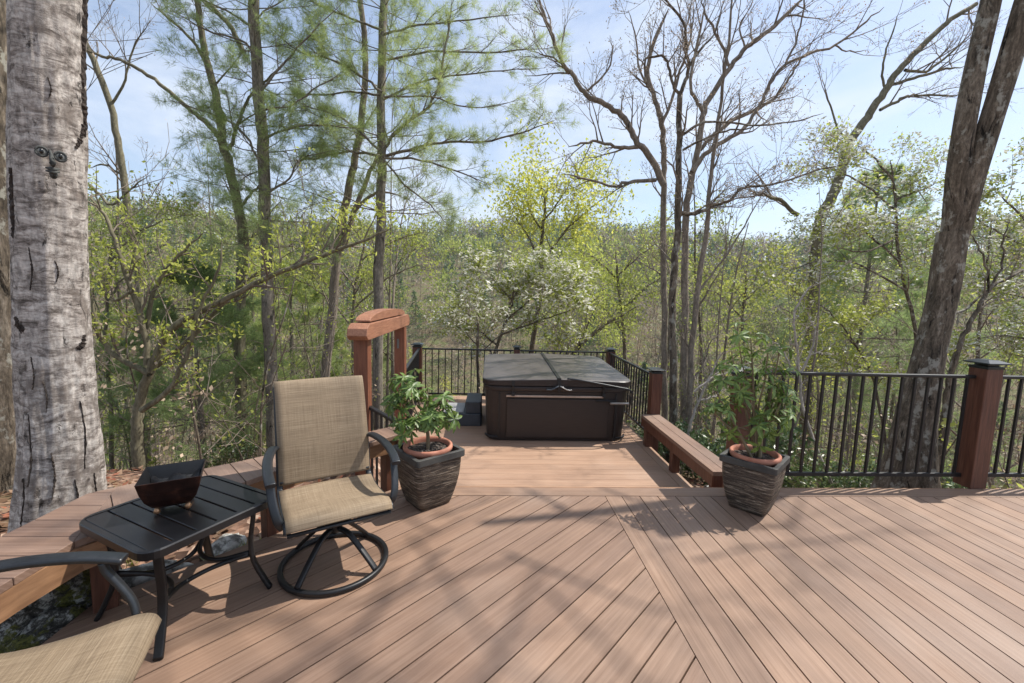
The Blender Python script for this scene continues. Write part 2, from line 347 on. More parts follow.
mb.prism([(-.840,3.1655),(4.2,3.1655),(4.2,3.305),(-.70,3.305)], -.025, .001, (1,0)); mb.prism([(4.205,3.1655),(9.2,3.1655),(9.2,3.305),(4.205,3.305)], -.025, .001, (1,0))
o = mb.build('main_deck', M['deck']); tag(o, kind='structure')
mb = MB(); mb.prism([(-1.88,-3.4),(9.1,-3.4),(9.1,3.27),(-.72,3.27),(-1.88,2.04)], -.17, -.04);  # solid dark sheet under the boards, stands in for shade in the gaps
for px_, py_ in ((1.5,3.2),(4,3.2),(6.5,3.2)): mb.box((px_-.07,py_-.07,-1.3),(px_+.07,py_+.07,-.18))
tag(mb.build('main_deck_framing_gap_shade', M['under']), kind='structure')
# fascia on the deck edges
mb = MB()
mb.box((-.70,3.308,-.16),(9.2,3.330,-.004))
tag(mb.build('main_deck_fascia', M['fascia']), kind='structure')
# lower deck with boards along X
TZ = -.45
mb = MB(); y = 3.34
while y < 8.15:
    mb.prism([(-1.30,y),(2.07,y),(2.07,y+.1375),(-1.30,y+.1375)], TZ-.025, TZ, (1,0)); y += .1405
mb.prism([(2.075,3.34),(2.21,3.34),(2.21,8.18),(2.075,8.18)], TZ-.025, TZ+.001, (0,1))
tag(mb.build('tub_deck', M['deck_low']), kind='structure')
mb = MB(); mb.box((-1.28,3.36,TZ-.25),(2.19,8.16,TZ-.03))  # same dark slab below the lower boards, gap shade put into its colour
for X_ in (-1.15,.5,2.05):
    for Y_ in (5.6,8.0): mb.box((X_-.07,Y_-.07,float(terr(X_,Y_))-.3),(X_+.07,Y_+.07,TZ-.26))
tag(mb.build('tub_deck_framing_gap_shade', M['under']), kind='structure')
mb = MB(); 
for i in range(2):
    y0 = 3.333+.0; zt = -.15*(i+1); mb.prism([(-.68,y0+.28*i+.002),(2.05,y0+.28*i+.002),(2.05,y0+.28*(i+1)),(-.68,y0+.28*(i+1))], TZ+.002, zt, (1,0))
tag(mb.build('deck_steps', M['deck_low']), kind='structure')

# ------------------------------------------------------------------ posts and railings
def post(name, x, y, z0, z1, s, label, group=None, rz=0):
    t = empty(name, (x,y,z0), rz, label, 'post', group); h = z1-z0; k = s/2
    mb = MB(); mb.box((-k,-k,0),(k,k,h-.055)); mb.build('shaft', M['stain'], t, .006)
    mb = MB(); mb.box((-k-.004,-k-.004,h-.058),(k+.004,k+.004,h-.035))
    mb.box((-k*.72,-k*.72,h-.034),(k*.72,k*.72,h-.014))
    q = k+.028; mb.add([(-q,-q,h-.015),(q,-q,h-.015),(q,q,h-.015),(-q,q,h-.015),(-q,-q,h-.004),(q,-q,h-.004),(q,q,h-.004),(-q,q,h-.004),(-q*.45,-q*.45,h+.018),(q*.45,-q*.45,h+.018),(q*.45,q*.45,h+.018),(-q*.45,q*.45,h+.018)],
        [(0,3,2,1),(0,1,5,4),(1,2,6,5),(2,3,7,6),(3,0,4,7),(4,5,9,8),(5,6,10,9),(6,7,11,10),(7,4,8,11),(8,9,10,11)])
    mb.build('cap', M['cap'], t, .003); return t
def railing(a, b, z0, ztop, zbot, label, n=None, pitch=.118, group='black metal railings', name='railing'):
    """a,b plan points; local frame at a"""
    L = math.hypot(b[0]-a[0], b[1]-a[1]); ang = math.atan2(b[1]-a[1], b[0]-a[0])
    t = empty(name, (a[0],a[1],z0), ang, label, 'railing', group)
    mb = MB(); mb.box((0,-.022,ztop-.028),(L,.022,ztop)); mb.build('top_rail', M['black'], t, .008)
    mb = MB(); mb.box((0,-.014,zbot),(L,.014,zbot+.032)); mb.build('bottom_rail', M['black'], t, .003)
    n = max(1,int(round(L/pitch))); p = L/n; first = None
    for i in range(n):
        if first is None:
            mb = MB(); mb.box((-.009,-.009,zbot+.033),(.009,.009,ztop-.029)); first = mb.build('baluster', M['black'], t)
            c = first
        else: c = first.copy(); COL.objects.link(c); c.parent = t
        c.location = (p*(i+.5), 0, 0)
    return t
post('railing_post', 4.20, 3.375, -.001+.002, 1.095, .145, 'large red brown railing post with black cap at right of deck')
post('railing_post', 2.10, 3.40, -.3, .99, .12, 'red brown railing post behind the right potted plant')
post('railing_post', 6.6, 3.375, .001, 1.095, .145, 'far right railing post ending the deck railing') if False else None
railing((2.16,3.395),(4.126,3.395),0,.975,.075,'black baluster railing between potted plant and large post')
railing((4.274,3.395),(6.6,3.395),0,.975,.075,'short black railing right of the large post at frame edge')
PZ = TZ+.001
post('railing_post', 2.29, 5.70, TZ-.25, .59, .14, 'red brown post at far end of the low bench beside hot tub')
post('railing_post', 2.29, 7.95, TZ-.25, .585, .14, 'corner post behind right rear of the hot tub')
post('railing_post', .51, 7.99, TZ-.1, .585, .11, 'post cap showing just above middle of hot tub cover')
post('railing_post', -1.34, 7.95, TZ-.25, .60, .16, 'dark shaded corner post left of the rear railing')
railing((2.27,5.775),(2.27,7.875),TZ,.96,.09,'black side railing running along right of the hot tub')
railing((.57,7.98),(2.215,7.98),TZ,.97,.09,'black rear railing behind right half of the hot tub')
railing((-1.255,7.98),(.45,7.98),TZ,.97,.09,'black rear railing left of the hot tub')
railing((-1.12,5.62),(-1.30,7.865),TZ,.98,.09,'black side railing seen end on behind left potted plant')
railing((-1.14,4.06),(-.80,3.62),TZ,.91,.09,'short black railing behind bench beside the timber arch')

# low bench on the right of the tub deck
t = empty('bench', (2.22,4.70,TZ), 0, 'low wooden bench with sloping view along right edge of tub deck', 'bench')
mb = MB(); mb.prism([(-.125,-.98),(-.003,-.98),(-.003,.93),(-.125,.93)], .375, .415, (0,1)); mb.prism([(.003,-.98),(.125,-.98),(.125,.93),(.003,.93)], .375, .415, (0,1)); mb.build('seat', M['bench'], t)
mb = MB(); mb.box((-.125,-.975,.265),(-.092,.925,.3745)); mb.box((.092,-.975,.265),(.125,.925,.3745)); mb.box((-.09,-.975,.265),(.09,-.945,.3745)); mb.build('apron', M['stain'], t, .004)
for yy in (-.9,.0,.85):
    mb = MB(); mb.box((-.09,yy-.045,-.24),(.0,yy+.045,.374)); mb.build('leg', M['stain'], t, .004)

# curved perimeter bench at the left of the main deck
inner = [(-1.76,-1.2),(-1.78,.6),(-1.79,1.62),(-1.77,1.86),(-1.62,2.10),(-1.47,2.40),(-1.31,2.60),(-.92,3.14),(-.70,3.33)]
outer = [(-2.13,-1.2),(-2.13,.6),(-2.14,1.75),(-2.16,2.28),(-1.98,2.46),(-1.76,2.66),(-1.50,2.84),(-.95,3.38),(-.77,3.56)]
t = empty('curved_bench', (-1.9,1.5,0), 0, 'long curved wooden bench wrapping the left deck edge in front of the big tree', 'bench')
def seg_pts(A, B, sp=.142):
    out = []
    for i in range(len(A)-1):
        L = (math.dist(A[i],A[i+1])+math.dist(B[i],B[i+1]))/2; n = max(1,round(L/sp))
        for k in range(n):
            f0, f1 = k/n, (k+1)/n; lp = lambda P,f: (P[i][0]+(P[i+1][0]-P[i][0])*f, P[i][1]+(P[i+1][1]-P[i][1])*f)
            out.append((lp(A,f0),lp(A,f1),lp(B,f1),lp(B,f0)))
    return out
mb = MB(); mit = [(-1.795,1.85),(-2.06,2.385)]; md = (-1.33,2.575); nrm = (-.76,.65)
me_ = (-1.60,2.765)
for reg, dr, org in (([(-1.76,-1.2),mit[0],mit[1],(-2.16,2.28),(-2.14,1.75),(-2.13,-1.2)],(1,0),(0,-1.2)), ([mit[0],md,me_,mit[1]],(-.68,.73),mit[0]), ([md,(-.70,3.33),(-.77,3.56),(-.95,3.39),me_],(-.68,.73),md)):
    L_ = math.hypot(*dr); dx, dy = dr[0]/L_, dr[1]/L_; nx, ny = (-dy, dx)
    if reg[0] is not mit[0] and dr != (1,0): pass
    ar = sum(reg[i][0]*reg[(i+1)%len(reg)][1]-reg[(i+1)%len(reg)][0]*reg[i][1] for i in range(len(reg)))
    if ar < 0: reg = reg[::-1]
    for k in range(-30,40):
        a, c = k*.1405+.002, k*.1405+.1385
        P = [(org[0]+nx*a-dx*3, org[1]+ny*a-dy*3),(org[0]+nx*a+dx*3, org[1]+ny*a+dy*3),(org[0]+nx*c+dx*3, org[1]+ny*c+dy*3),(org[0]+nx*c-dx*3, org[1]+ny*c-dy*3)]
        q = clip_poly(P, reg)
        if q and abs(sum(q[i][0]*q[(i+1)%len(q)][1]-q[(i+1)%len(q)][0]*q[i][1] for i in range(len(q)))) > .004: mb.prism([(x+1.9,y-1.5) for x,y in q], .395, .428, dr)
mb.build('seat', M['bench'], t, .002, 1)
def strip(pts, off, z0, z1, th):      # vertical board following a plan polyline
    mb = MB()
    prof = [(-th/2,z0),(th/2,z0),(th/2,z1),(-th/2,z1)]
    P = []
    for i,(x,y) in enumerate(pts):
        a = pts[max(0,i-1)]; b_ = pts[min(len(pts)-1,i+1)]; dx,dy = b_[0]-a[0], b_[1]-a[1]; L = math.hypot(dx,dy)
        P.append((x+1.9+dy/L*off, y-1.5-dx/L*off, 0))
    mb.sweep(P, prof, smooth=False); return mb
strip(inner, -.022, .285, .3945, .036).build('apron', M['fascia'], t)
strip(outer, .022, .285, .3945, .036).build('apron', M['fascia'], t)
mb = MB(); mb.box((-.018,-.16,.285),(.018,.12,.3945)); e_ = mb.build('apron', M['fascia'], t); e_.location = (1.9-.735, 3.445-1.5, 0); e_.rotation_euler = (0,0,.28)
for (x,y,a_) in ((-1.34,2.66,.9),(-.76,3.34,.8),(-1.80,2.02,.6),(-1.86,1.2,0),(-1.86,0,0)):
    mb = MB(); mb.box((-.045,-.045,-.22),(.045,.045,.394)); o = mb.build('leg', M['stain'], t, .004); o.location = (x+1.9-.03,y-1.5,0); o.rotation_euler = (0,0,a_)

# timber entry arch
t = empty('timber_arch', (-1.17,4.78,TZ), 0, 'red brown timber arch with curved top beam left of the hot tub', 'arch')
for yy, xx in ((-.72,-.02),(.78,.02)):
    mb = MB(); mb.box((xx-.07,yy-.07,-.35),(xx+.060,yy+.060,1.555)); o = mb.build('post', M['arch_post'], t, .004)
mb = MB()      # beam with clipped, curled ends
prof = [(-.98,1.60),(-.93,1.56),(.97,1.56),(1.03,1.60),(1.00,1.665),(.93,1.705),(-.88,1.705),(-.96,1.665)]
mb.add([(-.088,y,z) for y,z in prof]+[(.088,y,z) for y,z in prof], [tuple(range(8))[::-1], tuple(range(8,16))]+[(i,(i+1)%8,(i+1)%8+8,i+8) for i in range(8)])
mb.build('beam', M['arch'], t, .005)
mb = MB(); prof = [(-.80,1.717)]+[(.80*math.sin(a), 1.72+.085*math.cos(a)**.8) for a in np.linspace(-1.5,1.5,13)]+[(.80,1.717)]
n = len(prof); mb.add([(-.068,y,z) for y,z in prof]+[(.068,y,z) for y,z in prof], [tuple(range(n)), tuple(range(n,2*n))[::-1]]+[(i,i+n,(i+1)%n+n,(i+1)%n) for i in range(n)])
mb.build('curved_top', M['arch'], t, .004)
mb = MB(); mb.box((-.012,.70,1.28),(.012,.708,1.40)); mb.build('thermometer', M['sclera'], t)
# ------------------------------------------------------------------ hot tub, cover lifter, step
t = empty('hot_tub', (.945,6.66,TZ), 0, 'large dark brown square hot tub with grey folding cover', 'hot tub')
def rr_prism(w, h, r, z0, z1, m=0, tap=1.0, n=6, zf=None, c=(0,0)):
    P = rrect(w,h,r/min(w,h),n); k = len(P); mb = MB()
    vs = [(c[0]+x*tap,c[1]+y*tap,z0) for x,y in P]+[(c[0]+x,c[1]+y,z1+(zf(x,y) if zf else 0)) for x,y in P]
    mb.add(vs, [tuple(range(k))[::-1], tuple(range(k,2*k))]+[(i,(i+1)%k,(i+1)%k+k,i+k) for i in range(k)]); return mb
rr_prism(2.00,1.96,.20,.002,.70,tap=.965).build('cabinet', M['cabinet'], t, .008)
rr_prism(2.05,2.01,.22,.702,.775).build('shell_rim', M['cabinet'], t, .02)
mb = MB(); mb.box((-.70,-.996,.06),(.70,-.975,.60)); mb.build('front_panel', M['cabinet'], t, .006)
mb = MB(); mb.box((-.71,-1.004,.625),(.62,-.985,.652)); mb.build('trim_strip', M['trim'], t, .004)
for s_ in (-1,1):
    mb = MB(); mb.box((s_*.80-.012,-.990,.03),(s_*.80+.012,-.970,.69)); mb.build('panel_seam', M['black'], t, .002)
for s_ in (-1,1):                     # two cover halves, ridge in the middle
    W = 1.035; mb = MB(); P = []
    r = .2
    pts = [(.006,-1.02)]+[(W-r+r*math.sin(a), -1.02+r-r*math.cos(a)) for a in np.linspace(0,math.pi/2,8)]+[(W-r+r*math.cos(a), 1.02-r+r*math.sin(a)) for a in np.linspace(0,math.pi/2,8)]+[(.006,1.02)]
    k = len(pts); zt = lambda x,y: .890-.030*x+.065*(y+1)/2
    ins = .03
    ring0 = [(s_*x,y,.785) for x,y in pts]; ring1 = [(s_*x,y,zt(x,y)-.012) for x,y in pts]
    ring2 = [(s_*(.006 if x<.01 else x-.012), y*.988, zt(x,y)-.002) for x,y in pts]; 
    # subdivided soft top
    fs = [(i,(i+1)%k,(i+1)%k+k,i+k) for i in range(k)]+[(i+k,(i+1)%k+k,(i+1)%k+2*k,i+2*k) for i in range(k)]
    cen = (s_*.5,0,zt(.5,0)+.010); fs += [(i+2*k,(i+1)%k+2*k,3*k) for i in range(k)]
    if s_ < 0: fs = [f[::-1] for f in fs]
    mb.add(ring0+ring1+ring2+[cen], fs, smooth=False)
    for q_ in range(k): mb.mi[q_] = 1  # cover sides take the dark cabinet colour, their shade painted in
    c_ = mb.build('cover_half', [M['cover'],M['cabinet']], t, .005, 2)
mb = MB(); mb.box((-.035,-1.03,.80),(.035,1.02,.8)) if False else None
mb = MB(); mb.sweep([(0,-1.03,.80),(0,-1.028,.893),(0,-.6,.908),(0,1.0,.960)], rrect(.05,.012,.3,2), up=(0,0,1), smooth=False); mb.build('hinge_seam', M['black'], t)
for s_ in (-1,1):
    mb = MB(); P = spline([(s_*.02,-1.035,.79),(s_*.05,-1.05,.775),(s_*.11,-1.045,.745),(s_*.17,-1.03,.742)],5); mb.sweep(P, rrect(.014,.05,.3,2), up=(0,-1,0)); mb.build('cover_handle', M['steel'] if s_>0 else M['plastic'], t)
mb = MB(); mb.box((-.022,-1.055,.72),(.022,-1.022,.80)); mb.build('latch', M['black'], t, .004)
mb = MB(); mb.box((.52,-1.02,.575),(.80,-1.0,.60)); mb.build('lower_bracket', M['black'], t, .004)
for xx in (-.62,.62):
    mb = MB(); mb.sweep([(xx,-1.024,.86),(xx,-1.030,.78),(xx,-1.018,.66)], rrect(.034,.005,.3,1), up=(0,-1,0), smooth=False); st_ = mb.build('strap', M['black'], t)
    mb = MB(); mb.box((xx-.022,-1.036,.645),(xx+.022,-1.008,.69)); mb.build('buckle', M['charcoal'], st_, .004)
for sx in (-1,1):
    mb = MB(); P_ = [(sx*(.80+.185*math.sin(a)), -.795-.185*math.cos(a)) for a in np.linspace(0.1,1.45,10)]; mb.sweep([(x,y,.055) for x,y in P_], rrect(.02,.03,.3,1), smooth=False); mb.build('kick_trim', M['black'], t)
t2 = empty('cover_lifter', (.945,6.66,TZ), 0, 'thin bent metal cover lifter bar across the right half of tub cover', 'cover lifter')
mb = MB(); mb.tube(spline([(.10,-1.06,.90),(.30,-1.10,.885),(.80,-1.10,.80),(.93,-1.10,.775),(.985,-1.08,.72),(.985,-1.06,.62),(.975,-1.045,.56)],6), .013, 8); mb.build('bar', M['charcoal'], t2)
mb = MB(); mb.box((.70,-1.07,.555),(.96,-1.035,.58)); mb.build('mount_plate', M['steel'], t2, .004)
t = empty('tub_step', (-.34,6.66,TZ), 0, 'dark grey two level plastic step beside left of hot tub', 'step')
rr_prism(.62,.64,.03,.0,.19,c=(-.08,0),tap=1.03).build('lower_step', M['plastic'], t, .012)
mb = MB(); mb.box((-.37,-.27,.192),(-.04,.28,.205)); mb.build('tread', M['tread'], t, .003)
rr_prism(.24,.60,.03,.193,.37,c=(.11,0)).build('upper_step', M['plastic'], t, .012)
mb = MB(); mb.lathe([(.0,0),(.045,0),(.05,.008),(.03,.012)], n=16); o = mb.build('vent_ring', M['black'], t, 0); o.rotation_euler = (0,-math.pi/2,0); o.location = (-.012,-.12,.28)

# ------------------------------------------------------------------ swivel sling chair
def sheet(mb, path, w, th=.012, sag=0.0, crown=None):
    """fabric sheet following path (y,z) in the chair's local frame, across x"""
    nx = 12; n = len(path); L = 0; vs = []; us = []
    for i,(y,z) in enumerate(path):
        if i: L += math.dist(path[i-1], path[i])
        a = path[max(0,i-1)]; b_ = path[min(n-1,i+1)]; ty,tz = b_[0]-a[0], b_[1]-a[1]; q = math.hypot(ty,tz); ny,nz = -tz/q, ty/q
        for j in range(nx+1):
            u = j/nx*2-1; s_ = sag*(1-u*u); ww = w[i] if hasattr(w,'__len__') else w
            vs.append((u*ww/2, y-ny*s_, z-nz*s_)); us.append((u*ww/2+.5, L))
    fs = [(i*(nx+1)+j, i*(nx+1)+j+1, (i+1)*(nx+1)+j+1, (i+1)*(nx+1)+j) for i in range(n-1) for j in range(nx)]
    mb.add(vs, fs, [[us[k] for k in f] for f in fs], smooth=True)
def make_chair(label):
    # local frame: +Y is the way the chair faces
    t = empty('swivel_chair', (0,0,0), 0, label, 'chair', 'beige sling swivel chairs')
    mb = MB(); R = .288; P = [(R*math.cos(a),R*math.sin(a),.016) for a in np.linspace(0,2*math.pi,49)[:-1]]
    mb.sweep(P, rrect(.030,.030,.35,3), closed=True); mb.build('base_ring', M['black'], t)
    for k in range(4):
        a = math.radians(45+90*k-6); d = (math.cos(a), math.sin(a))
        P = spline([(d[0]*.035,d[1]*.035,.225),(d[0]*.10,d[1]*.10,.205),(d[0]*.18,d[1]*.18,.135),(d[0]*.25,d[1]*.25,.065),(d[0]*.282,d[1]*.282,.03)],5)
        mb = MB(); mb.sweep(P, rrect(.034,.020,.35,2)); mb.build('base_leg', M['black'], t)
    mb = MB(); mb.lathe([(0,.20),(.032,.20),(.036,.215),(.036,.275),(.05,.28),(.05,.29),(.02,.292),(.02,.335),(0,.335)], n=20); mb.build('swivel_column', M['black'], t)
    mb = MB(); mb.box((-.16,-.10,.318),(.16,-.05,.338)); mb.box((-.16,.05,.318),(.16,.10,.338)); mb.box((-.07,-.14,.300),(.07,.14,.3175))
    for s_ in (-1,1):
        for q in range(5): mb.tube([(s_*(.075+.018*q),-.02,.305),(s_*(.075+.018*q),.02,.305)], .016, 8)
    mb.build('rocker_spring', M['black'], t, .004)
    seat = spline([(-.235,.405),(-.12,.388),(.02,.396),(.13,.416),(.195,.424),(.235,.414),(.254,.385)],5)
    back = spline([(-.262,.425),(-.275,.50),(-.30,.64),(-.345,.80),(-.395,.94),(-.425,1.00),(-.447,1.02),(-.47,1.012)],5)
    mb = MB(); sheet(mb, seat, .535, sag=-.010); o = mb.build('seat', M['sling'], t); sd = o.modifiers.new('solid','SOLIDIFY'); sd.thickness = .006
    mb = MB(); sheet(mb, back, .530, sag=.004); o = mb.build('backrest', M['sling'], t); sd = o.modifiers.new('solid','SOLIDIFY'); sd.thickness = .006
    for s_ in (-1,1):
        side = spline([(s_*.262,.236,.372),(s_*.262,.215,.396),(s_*.262,.12,.394),(s_*.262,-.10,.370),(s_*.262,-.235,.385),(s_*.260,-.285,.43),(s_*.258,-.325,.63),(s_*.255,-.415,.92),(s_*.252,-.445,.99)],5)
        mb = MB(); mb.sweep(side, rrect(.026,.034,.35,3), up=(s_*1,0,0)); mb.build('side_frame', M['charcoal'], t)
        arm = spline([(s_*.265,-.335,.64),(s_*.292,-.27,.655),(s_*.322,-.12,.650),(s_*.330,.02,.632),(s_*.326,.10,.615),(s_*.322,.145,.602)],5)
        mb = MB(); mb.sweep(arm, rrect(.052,.024,.45,3)); ar = mb.build('arm', M['charcoal'], t)
        sup = spline([(s_*.324,.085,.606),(s_*.322,.095,.57),(s_*.318,.125,.52),(s_*.308,.16,.46),(s_*.294,.175,.41),(s_*.275,.165,.375)],5)
        mb = MB(); mb.sweep(sup, rrect(.044,.022,.45,3), up=(s_*.2,1,0)); mb.build('arm_support', M['charcoal'], ar)
        mb = MB(); mb.box((s_*.262-.012,-.28,.385),(s_*.262+.012,-.24,.40)) ; mb.build('foot_cap', M['black'], t, .003) if False else None
    for y_, z_ in ((.235,.372),(-.10,.372),(-.455,1.01)):
        mb = MB(); mb.tube([(-.262,y_,z_-(.012 if z_<1 else .03)),(.262,y_,z_-(.012 if z_<1 else .03))], .011, 8); mb.build('crossbar', M['charcoal'], t)
    mb = MB(); mb.tube(spline([(-.262,-.262,.44),(-.10,-.30,.445),(.10,-.30,.445),(.262,-.262,.44)],4), .010, 8); mb.build('crossbar', M['charcoal'], t)
    return t
ch = make_chair('beige sling swivel chair beside left potted plant, whole chair in view')
ch.scale = (.965,.965,.965); ch.location = (-.855,2.335,.002); ch.rotation_euler = (0,0,math.atan2(-.873,.487)-math.pi/2)
c2 = copy_tree(ch); c2.scale = (1,1,1); c2.location = (-1.27,1.10,.002); c2.rotation_euler = (0,0,math.atan2(.35,.94)-math.pi/2)
c2['label'] = 'beige sling swivel chair cut off at the bottom left corner near the side table'

# ------------------------------------------------------------------ side table
t = empty('side_table', (-1.455,2.03,.002), math.atan2(-.465,.885), 'small black slatted metal side table holding the rusty planter', 'side table')
S = .292
mb = MB(); P = rrect(2*S,2*S,.13,6)
Pi = rrect(2*S-.05,2*S-.05,.05,6); k = len(P)
vs = [(x,y,.455) for x,y in P]+[(x,y,.487) for x,y in P]+[(x*.985,y*.985,.493) for x,y in P]+[(x,y,.493) for x,y in Pi]+[(x,y,.455) for x,y in Pi]
fs = [(i+a*k,(i+1)%k+a*k,(i+1)%k+(a+1)*k,i+(a+1)*k) for a in range(4) for i in range(k)]+[(i+4*k,(i+1)%k+4*k,(i+1)%k,i) for i in range(k)]
mb.add(vs, fs, smooth=False); mb.build('frame', M['tabletop'], t)
first = None; ns = 6; wd = (2*S-.052)/ns
mb = MB()
for i in range(ns):
    y0 = -S+.026+wd*i+.004; e_ = 0
    mb.add([(-S+.024+e_,y0,.478),(S-.024-e_,y0,.478),(S-.024-e_,y0+wd-.008,.478),(-S+.024+e_,y0+wd-.008,.478),(-S+.024+e_,y0,.4905),(S-.024-e_,y0,.4905),(S-.024-e_,y0+wd-.008,.4905),(-S+.024+e_,y0+wd-.008,.4905)],[(0,3,2,1),(4,5,6,7),(0,1,5,4),(1,2,6,5),(2,3,7,6),(3,0,4,7)])
mb.build('slat_top', M['tabletop'], t, .002, 1)
for sx in (-1,1):
    for sy in (-1,1):
        P = spline([(sx*.20,sy*.20,.456),(sx*.205,sy*.205,.40),(sx*.195,sy*.195,.28),(sx*.20,sy*.20,.17),(sx*.23,sy*.23,.06),(sx*.25,sy*.25,.001)],5)
        mb = MB(); mb.sweep(P, rrect(.036,.020,.35,3), up=(sx,sy,0)); mb.build('leg', M['black'], t)
for s_ in (-1,1):
    mb = MB(); mb.tube(spline([(-.19,s_*.19,.21),(-.07,s_*.10,.185),(.07,s_*.10,.185),(.19,s_*.19,.21)],6), .011, 8); mb.build('stretcher', M['black'], t)
    mb = MB(); mb.tube(spline([(s_*.19,-.19,.20),(s_*.10,-.07,.175),(s_*.10,.07,.175),(s_*.19,.19,.20)],6), .011, 8); mb.build('stretcher', M['black'], t)
# rusty metal planter on the table
t = empty('metal_planter', (-1.50,2.04,.495), math.atan2(.47,.88), 'small rusty square metal planter with ball feet on the side table', 'planter')
mb = MB(); rings = []
for z,hw in ((.028,.060),(.04,.074),(.075,.096),(.12,.110),(.168,.119),(.173,.121),(.173,.117)):
    rings.append([(sx*hw,sy*hw,z) for sx,sy in ((-1,-1),(1,-1),(1,1),(-1,1))])
vs = [p for r_ in rings for p in r_]; fs = [(3,2,1,0)]+[(a*4+i,a*4+(i+1)%4,(a+1)*4+(i+1)%4,(a+1)*4+i) for a in range(len(rings)-1) for i in range(4)]
mb.add(vs, fs); mb.build('bowl', M['rust'], t, .003)
mb = MB(); rings = [[(sx*hw,sy*hw,z) for sx,sy in ((-1,-1),(1,-1),(1,1),(-1,1))] for z,hw in ((.1725,.1165),(.165,.114),(.11,.097),(.10,.085))]; vs = [p for r_ in rings for p in r_]
mb.add(vs, [(a*4+i,a*4+(i+1)%4,(a+1)*4+(i+1)%4,(a+1)*4+i) for a in range(3) for i in range(4)]+[(12,13,14,15)]); mb.build('inner_liner', M['black'], t)
mb = MB(); nn = 15; rg = RS(3); 
vs = [((i/(nn-1)-.5)*.190,(j/(nn-1)-.5)*.190,.112+.020*math.sin(i*.9+1.5*math.sin(j*.55))*.8+rg.rand()*.006) for i in range(nn) for j in range(nn)]
mb.add(vs,[(i*nn+j,(i+1)*nn+j,(i+1)*nn+j+1,i*nn+j+1) for i in range(nn-1) for j in range(nn-1)],smooth=True); mb.build('crumpled_liner', M['black'], t)
for sx in (-1,1):
    for sy in (-1,1):
        mb = MB(); mb.lathe([(0,0),(.010,.003),(.015,.013),(.010,.024),(.006,.03),(0,.034)], n=12); o = mb.build('ball_foot', M['brass'], t); o.location = (sx*.058,sy*.058,0)

# ------------------------------------------------------------------ vegetation engine
class VEG:
    """collects tapered tubes (grouped for speed) and loose leaf faces; builds ONE mesh"""
    def __init__(s): s.t = {}; s.lv = []; s.lf = []; s.lm = []; s.nl = 0
    def tube(s, pts, rad, n=5, m=0):
        pts = np.asarray(pts,float); s.t.setdefault((len(pts),n,m),[]).append((pts,np.asarray(rad,float)))
    def faces(s, V, k, m):            # V: (N,k,3) separate polygons with k corners
        s.lv.append((V.reshape(-1,3),k,m))
    def build(s, name, mats, parent=None, smooth=True):
        VV=[];LI=[];LT=[];MI=[];SM=[];base=0
        for (k,n,m),L in s.t.items():
            P = np.array([a for a,_ in L]); R = np.array([b for _,b in L]); N = len(L)
            T = np.gradient(P,axis=1); T /= np.linalg.norm(T,axis=2,keepdims=True)+1e-9
            mean = P[:,-1]-P[:,0]; ax = np.argmin(np.abs(mean),axis=1); ref = np.eye(3)[ax][:,None,:]
            A = np.cross(T,ref); A /= np.linalg.norm(A,axis=2,keepdims=True)+1e-9; B = np.cross(T,A)
            an = 2*np.pi*np.arange(n)/n
            V = P[:,:,None,:]+R[:,:,None,None]*(np.cos(an)[None,None,:,None]*A[:,:,None,:]+np.sin(an)[None,None,:,None]*B[:,:,None,:])
            VV.append(V.reshape(-1,3)); idx = np.arange(N*k*n).reshape(N,k,n)+base
            a=idx[:,:-1,:]; b=np.roll(idx,-1,axis=2)[:,:-1,:]; c=np.roll(idx,-1,axis=2)[:,1:,:]; d=idx[:,1:,:]
            q = np.stack([a,d,c,b],-1).reshape(-1,4); LI.append(q.ravel()); LT.append(np.full(len(q),4)); MI.append(np.full(len(q),m)); SM.append(np.full(len(q),True)); base += N*k*n
        for V,k,m in s.lv:
            N=len(V)//k; VV.append(V); LI.append(np.arange(N*k)+base); LT.append(np.full(N,k)); MI.append(np.full(N,m)); SM.append(np.full(N,False)); base += N*k
        me = bpy.data.meshes.new(name)
        if not VV: o = bpy.data.objects.new(name, me); COL.objects.link(o); o.parent = parent; return o
        VV=np.concatenate(VV); LI=np.concatenate(LI).astype(np.int32); LT=np.concatenate(LT).astype(np.int32)
        me.vertices.add(len(VV)); me.vertices.foreach_set('co',VV.astype(np.float32).ravel())
        me.loops.add(len(LI)); me.loops.foreach_set('vertex_index',LI)
        me.polygons.add(len(LT)); st=np.concatenate([[0],np.cumsum(LT)[:-1]]).astype(np.int32); me.polygons.foreach_set('loop_start',st); me.polygons.foreach_set('loop_total',LT)
        me.polygons.foreach_set('material_index',np.concatenate(MI).astype(np.int32)); me.polygons.foreach_set('use_smooth',np.concatenate(SM))
        for mt in (mats if isinstance(mats,(list,tuple)) else [mats]): me.materials.append(mt)
        me.update(calc_edges=True); o = bpy.data.objects.new(name,me); COL.objects.link(o)
        if parent: o.parent = parent
        return o
def unit(a): return a/(np.linalg.norm(a,axis=-1,keepdims=True)+1e-9)
def leaves(veg, rs, C, size, m=0, asp=.45, spread=.0, up=.3, n=1, jit=.4, droop=0, diamond=True):
    """n leaf faces round each anchor point C"""
    C = np.repeat(np.asarray(C,float),n,axis=0); N = len(C)
    if N == 0: return
    C = C + rs.normal(size=(N,3))*spread
    d = unit(rs.normal(size=(N,3))+np.array([0,0,up])); 
    if droop: d[:,2] -= droop; d = unit(d)
    sd = unit(np.cross(d, unit(rs.normal(size=(N,3))))); L = size*(1+jit*(rs.rand(N,1)*2-1)); W = L*asp
    if diamond: V = np.stack([C, C+d*L*.5+sd*W*.5, C+d*L, C+d*L*.5-sd*W*.5],1)
    else: V = np.stack([C-sd*W*.5, C+sd*W*.5, C+d*L],1)
    veg.faces(V, V.shape[1], m)
